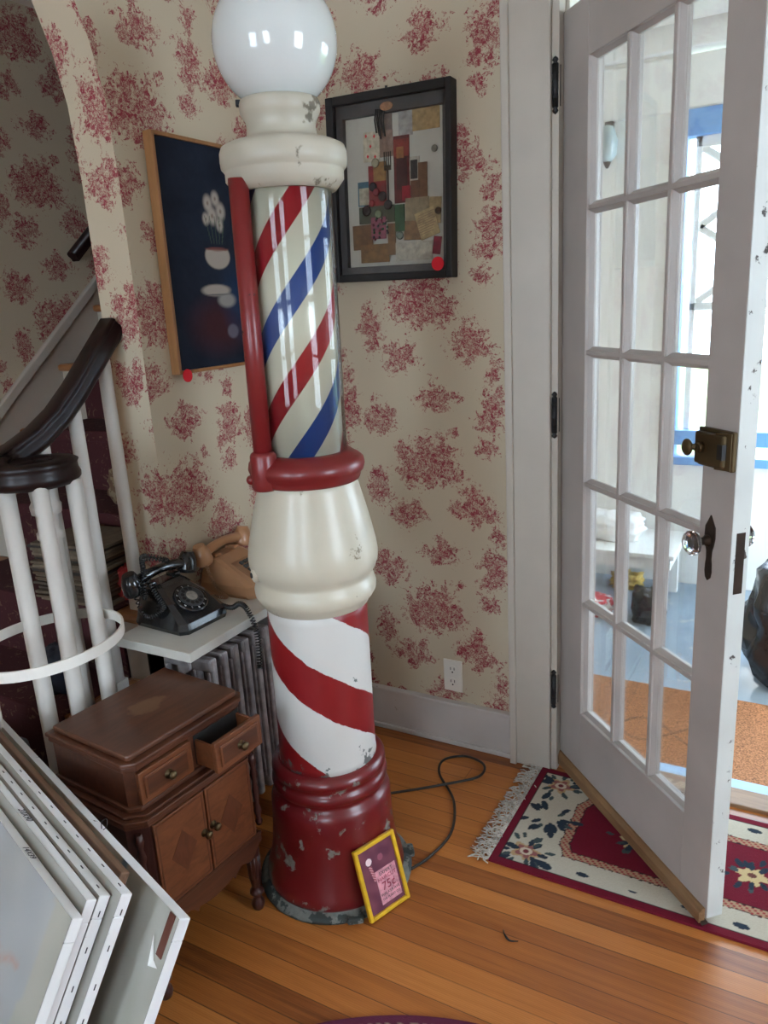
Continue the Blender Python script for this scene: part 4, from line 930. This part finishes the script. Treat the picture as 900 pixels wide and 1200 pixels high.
me = bpy.data.meshes.new('oval_rug'); bm.to_mesh(me); bm.free(); me.materials.append(MAT['vc'])
o = bpy.data.objects.new('oval_rug', me); C.objects.link(o); o.location = (cxo, cyo, 0); o.rotation_euler = (0, 0, radians(29.7)); tag(o, 'edge of an oval braided purple rug on the floorboards in the foreground', 'rug')
# a twist of black litter on the floor
o = MB().tube(spline([(-.575, 1.495, .004), (-.565, 1.475, .012), (-.55, 1.47, .004), (-.53, 1.478, .003)]), [.003*(1-abs(i-15)/22.) for i in range(31)], 6).build('litter_scrap', 'black')
tag(o, 'tiny curled black scrap of litter on the floorboards before the rug', 'litter')
# ------------------------------------------------------------------ stretched canvases leaning on the cabinet
th_ = radians(30); tv = Vector((.951, -.309, 0)); pv = Vector((-.309, -.951, 0)); zv = Vector((0, 0, 1))
nv = pv*cos(th_)+zv*sin(th_); dv = zv*cos(th_)-pv*sin(th_)        # dv points up the canvas
B0 = Vector((-.853, .767, .56))
def canvas(corner_front, t, W__, label, pic=None, name='stretched_canvas', edge='canvasedge', staples=True, notes=(), bar=None, cat='canvas', group='canvases leaning against the cabinet'):
    c = Vector(corner_front); Lh = c.z/dv.z
    Lh -= .02
    org = c-dv*Lh-tv*W__           # lower left of the front face
    o = bpy.data.objects.new(name, None); C.objects.link(o); o.matrix_world = frame_matrix(org-nv*t, tv, dv, nv); tag(o, label, cat, group)
    # local x right, y up the canvas, z out of the painted face; back at z=0, front at z=t
    if bar is None:
        m = MB(); b = .04
        m.box(0, W__, Lh-b, Lh, 0, t-.001, .002).box(W__-b, W__, 0, Lh-b, 0, t-.001, .002).box(0, b, 0, Lh-b, 0, t-.001, .002).box(b, W__-b, 0, b, 0, t-.001, .002)
        m.build('stretcher', 'canvasedge', o)
        B(.001, W__-.001, .001, Lh-.001, t-.003, t-.0012).build('canvas_cloth', 'greycloth', o)
        painted_grid('painted_face', 90, 60, W__, Lh, pic or (lambda x, y: lerp((.33, .32, .28), (.40, .39, .35), nz(x, y, 6)+.5)), 'vcp', Matrix.Translation((0, 0, t)), o)
    else:
        B(0, W__, 0, Lh, 0, t, .002).build('board', bar, o)
    if staples:
        for k in range(9):
            x = W__-.03-k*.062+.006*sin(k*5); B(x-.005, x+.005, Lh+.0002, Lh+.0012, t*.45, t*.53).build('staple', 'steel', o)
        for k in range(6):
            y = Lh-.03-k*.062+.006*sin(k*3); B(W__+.0002, W__+.0012, y-.006, y+.004, t*.42, t*.5).build('staple', 'steel', o)
    for (s_, x, sz) in notes:
        M = frame_matrix((W__-x, Lh+.0015, t*.78), (1, 0, 0), (0, 0, -1), (0, 1, 0))
        text_mesh('pencilled_size', s_, sz, M, 'pencil', o, align='LEFT')
    return o
def pl_pt(px, py, s):
    f, pitch, roll, yaw = 896., radians(15.3), radians(-3.34), radians(29.67)
    fw = Vector((-sin(yaw)*cos(pitch), cos(yaw)*cos(pitch), -sin(pitch))); rt = Vector((cos(yaw), sin(yaw), 0)); up = rt.cross(fw)
    r2 = rt*cos(roll)+up*sin(roll); u2 = -rt*sin(roll)+up*cos(roll); d = fw*f+r2*(px-450)-u2*(py-600); O_ = Vector((0, 0, H)); p = B0+nv*s
    return O_+d*((p-O_).dot(nv)/d.dot(nv))
def art_back(x, y):      # pale abstract sweep of blue-grey down the right part of the rear canvas
    n = nz(x, y, 5)*.5; c = lerp((.42, .39, .31), (.50, .47, .39), .5+n)
    xx = x-.80+ (y-.5)*.15; 
    if xx > 0: c = lerp((.38, .37, .31), (.44, .43, .38), .5+nz(x*3, y*.7, 9))
    if 0 < xx < .02: c = (.16, .23, .28)
    return c
def art_front(x, y):
    n = nz(x, y, 6)+.6*nz(x, y, 14, 3); c = lerp((.34, .345, .33), (.44, .45, .44), .5+n*.7)
    c = lerp(c, (.30, .33, .37), .6*max(0, min(1, nz(x, y, 7, 5)+.4)))
    u = abs((y-.555)-.10*(x-.85)+.02*nz(x, y, 20)); c = lerp(c, (.44, .29, .22), .75*max(0, 1-u/.014)) if x < .90 else c
    rr = sqrt((x-.70)**2+(y-.25)**2); c = lerp(c, (.28, .29, .32), .6*max(0, 1-abs(rr-.19+.03*nz(x, y, 8))/.012)); c = lerp(c, (.42, .36, .30), .5*max(0, 1-abs(rr-.225+.03*nz(x, y, 8))/.012))
    if x+.02*nz(x, y, 9) > .935: c = lerp((.36, .36, .31), (.44, .43, .37), .5+n)
    return c
corners = [((210, 1077), .025, .024, 'rear canvas of the leaning stack, widest spaced, with torn corner and pale blue grey picture', art_back, []),
           ((142, 1048), .112, .022, 'stapled white canvas directly in front of the brown board in the leaning stack', None, []),
           ((116, 1050), .138, .022, 'stapled white canvas second from the brown board in the leaning stack', None, []),
           ((101, 1055), .161, .020, 'white edged canvas marked 20X90 in pencil within the leaning stack', None, [('20X90', .345, .020)]),
           ((84, 1077), .187, .021, 'foremost canvas of the leaning stack with grey swirling picture, marked 14X39', art_front, [('14X39', .245, .017)])]
cv = []
for px, s, t_, lab, pic, nt in corners: cv.append(canvas(pl_pt(*px, s), t_, 1.0, lab, pic, notes=nt, staples='stapled' in lab))
o = canvas(pl_pt(142, 1023, .075), .018, .9, 'plain brown wooden board standing between the canvases of the leaning stack', bar='rawwood', name='wooden_board', staples=False, cat='board')
# torn corner of the rear canvas: bare stretcher end, hanging flap, second bar
rc = cv[0]; Lr = pl_pt(210, 1077, .025).z/dv.z-.02
B(.972, .990, Lr-.075, Lr-.001, .010, .0262, .001).build('bare_stretcher_end', plain('red_brown_wood', (.12, .035, .02, 1), .6), rc)
MB().quad([(.972, Lr-.085, .0255), (.950, Lr-.052, .0265), (.955, Lr-.050, .030), (.975, Lr-.092, .036)]).quad([(.972, Lr-.085, .0255), (.990, Lr-.090, .0265), (.975, Lr-.092, .036)]).build('torn_flap', 'whitecloth', rc)
MB().tube(spline([(.66, Lr, .012), (.655, Lr+.012, .014), (.665, Lr+.022, .012), (.672, Lr+.010, .010), (.664, Lr, .010)]), .0009, 6).build('wire_loop', 'steel', rc)
MB().tube(spline([(.66, .612, .010), (.655, .625, .012), (.665, .64, .012), (.675, .628, .010), (.664, .612, .010)]), .0009, 6).build('wire_loop', 'steel', cv[3]) if False else None
# hoop stand
def hoop():
    h = thing('hoop_stand', 'white bent hoop ring held above the canvases beside the cabinet', 'hoop', (-1.578, 1.082, 0))
    cx, cy, z, r = 0, 0, .80, .178
    P_ = [(r*cos(a), r*sin(a), z+.07*r*cos(a-.5)) for a in [2*pi*i/64 for i in range(64)]]
    m = MB().tube(P_, 1, closed=True, prof=[(-.0025, -.013), (.0025, -.013), (.0025, .013), (-.0025, .013)], upv=(0, 0, 1))
    for f in m.bm.faces: f.smooth = False
    m.build('ring', 'hoop', h); return h
hp = hoop()
for a in (198, 212, 226):
    a = radians(a); MB().lathe([(.005, 0), (.005, .785)], (.175*cos(a), .175*sin(a), 0), 10).build('leg', 'hoop', hp)
# ------------------------------------------------------------------ the porch outside
PZ = -.06
o = struct(B(-3.2, 3.5, 2.40, 4.6, PZ-.1, PZ).build('floor_porch', 'porchfloor'))
o = struct(B(-.672, .135, 2.335, 2.42, PZ, -.012, .004).build('trim_4', plain('blue_grey_sill_paint', srgb(150, 178, 206), .5, var=.05)))
m = MB()
for k in range(14):       # lapped boards closing the porch on the left
    m.box(-3.2, -.66, 4.30, 4.36, k*.21+PZ, k*.21+.2105+PZ, .0015)
struct(m.build('wall_porch', 'porchwhite'))
struct(MB().box(-3.2, 3.5, 4.28, 4.40, 2.36, 2.60, .01).box(-3.2, 3.5, 4.25, 4.40, 2.62, 2.84, .01).build('trim_5', 'porchwhite'))
m = MB()
for k in range(9): m.box(-3.2, 3.5, 2.40+k*.25, 2.40+k*.25+.245, 2.88, 2.92, .004)
struct(m.build('ceiling_porch', 'porchwhite'))
struct(MB().box(-.66, 3.5, 4.30, 4.36, PZ, .62, .004).build('wall_porch_low', 'porchwhite'))
m = MB().box(-.68, -.625, 4.28, 4.38, PZ+.7, 2.36, .006).box(-.66, 3.5, 4.27, 4.38, 2.24, 2.36, .006).box(-.66, 3.5, 4.26, 4.40, .73, .81, .006).box(-.66, 3.5, 4.27, 4.39, .62, .665, .006)
struct(m.build('trim_6', 'porchblue'))
m = MB()
x0 = -.59
for k in range(3):
    a, b_ = x0+k*.62, x0+k*.62+.58
    m.box(a, a+.03, 4.31, 4.34, .81, 2.24, .003).box(b_-.03, b_, 4.31, 4.34, .81, 2.24, .003).box(a, b_, 4.31, 4.34, 2.19, 2.24, .003).box(a, b_, 4.31, 4.34, 1.42, 1.46, .003)
    for z in (1.46, 1.825):
        for s in (-1, 1):
            M = frame_matrix(((a+b_)/2, 4.325, z+.1825), (1, 0, 0), (0, 1, 0), (0, 0, 1)) @ Matrix.Rotation(s*atan2(.365, .52), 4, 'Y')
            m.box(-.315, .315, -.006, .006, -.018, .018, M=M)
struct(m.build('window_4', 'porchwhite'))
mt = tag(B(-1.05, .62, 2.44, 3.02, PZ, PZ+.018, .006).build('doormat', 'mat'), 'large orange brown coir mat on the porch outside the door', 'mat')
# low white table
tb_ = thing('porch_table', 'low white table draped with cloth, seen through the door panes', 'table', (-.95, 4.0, PZ))
B(-.46, .42, -.22, .22, .30, .325, .004).build('table_top', 'porchwhite', tb_); B(-.44, .40, -.20, .20, .24, .30).build('table_apron', 'porchwhite', tb_)
for x in (-.42, .37):
    for y in (-.18, .16): B(x-.02, x+.02, y-.02, y+.02, 0, .24).build('leg', 'porchwhite', tb_)
soft('cloth_pile', 'heap of white cloth on the low porch table', 'cloth', (-.90, 4.02, PZ+.325), (.22, .14, .09), 'whitecloth', seed=11)
soft('clay_pot', 'small clay pot on the porch table near the hinge side of the door', 'pot', (-1.13, 3.90, PZ+.325), (.04, .04, .05), 'clay', amp=.02)
soft('straw_bundle', 'yellow straw bundle under the low porch table', 'straw', (-.82, 4.12, PZ), (.10, .06, .06), 'straw', amp=.4, k=6, seed=2)
soft('rubbish_bag', 'small dark bag on the porch floor beside the white table', 'bag', (-.63, 3.70, PZ), (.095, .08, .115), 'trash', amp=.25, seed=4)
soft('red_cloth', 'crumpled red and white cloth on the porch boards behind the left door panes', 'cloth', (-.92, 3.72, PZ), (.13, .10, .06), small_pattern('red_white_cloth', (.72, .06, .09, 1), (.85, .82, .82, 1), 9, .5), amp=.3, seed=6)
soft('bin_bag', 'big glossy black rubbish bag on the porch right of the open door', 'bag', (.09, 3.34, PZ), (.32, .25, .36), 'trash', amp=.20, k=2.4, seed=12)
m = MB().prism([(-1.10, 0), (-1.04, 0), (-1.03, .75), (-1.09, .8), (-1.14, .6)], 'y', 3.62, 3.66, bev=.01)
tag(m.build('white_curtain', 'whitecloth', M=Matrix.Translation((0, 0, PZ))), 'white cloth hanging upright at the left of the porch', 'curtain')
ln = thing('porch_lantern', 'small glass wall lantern on the white porch wall', 'lantern', (-1.0, 4.24, 2.17))
MB().lathe([(.02, 0), (.045, .03), (.05, .10), (.03, .16), (.012, .17)], n=16).build('glass_shade', plain('grey_lantern_glass', srgb(170, 185, 185), .2), ln)
MB().lathe([(.006, -.03), (.018, -.005), (.02, 0)], n=12).build('finial', 'oldbronze', ln); B(-.02, .02, .02, .06, .14, .19).build('bracket', 'oldbronze', ln)
# garden beyond the porch screens
struct(B(-14, 14, 4.6, 26, -1.3, -.9).build('ground', plain('lawn_green', srgb(128, 150, 92), .9, var=.25, scale=3)))
rnd = random.Random(9)
def bush(x, y, s, lab):
    m = MB()
    for k in range(9):
        p = (rnd.uniform(-.6, .6)*s, rnd.uniform(-.4, .4)*s, rnd.uniform(.4, 1.3)*s); q = bmesh.ops.create_icosphere(m.bm, subdivisions=3, radius=rnd.uniform(.4, .6)*s)
        for v in q['verts']: v.co = v.co*(1+.35*mnoise.noise(v.co*5/s+Vector(p)))+Vector(p)
    for f in m.bm.faces: f.smooth = False
    t = thing('garden_bush', lab, 'bush', (x, y, -.9)); m.build('foliage', 'leaf', t); MB().lathe([(.08*s, 0), (.05*s, .7*s)]).build('trunk', 'rawwood', t)
bush(-2.6, 8.5, 1.4, 'leafy green bush in the garden seen through the porch screen behind the door lock'); bush(1.8, 11.5, 1.6, 'tall green garden bush seen at the far right beyond the door edge')
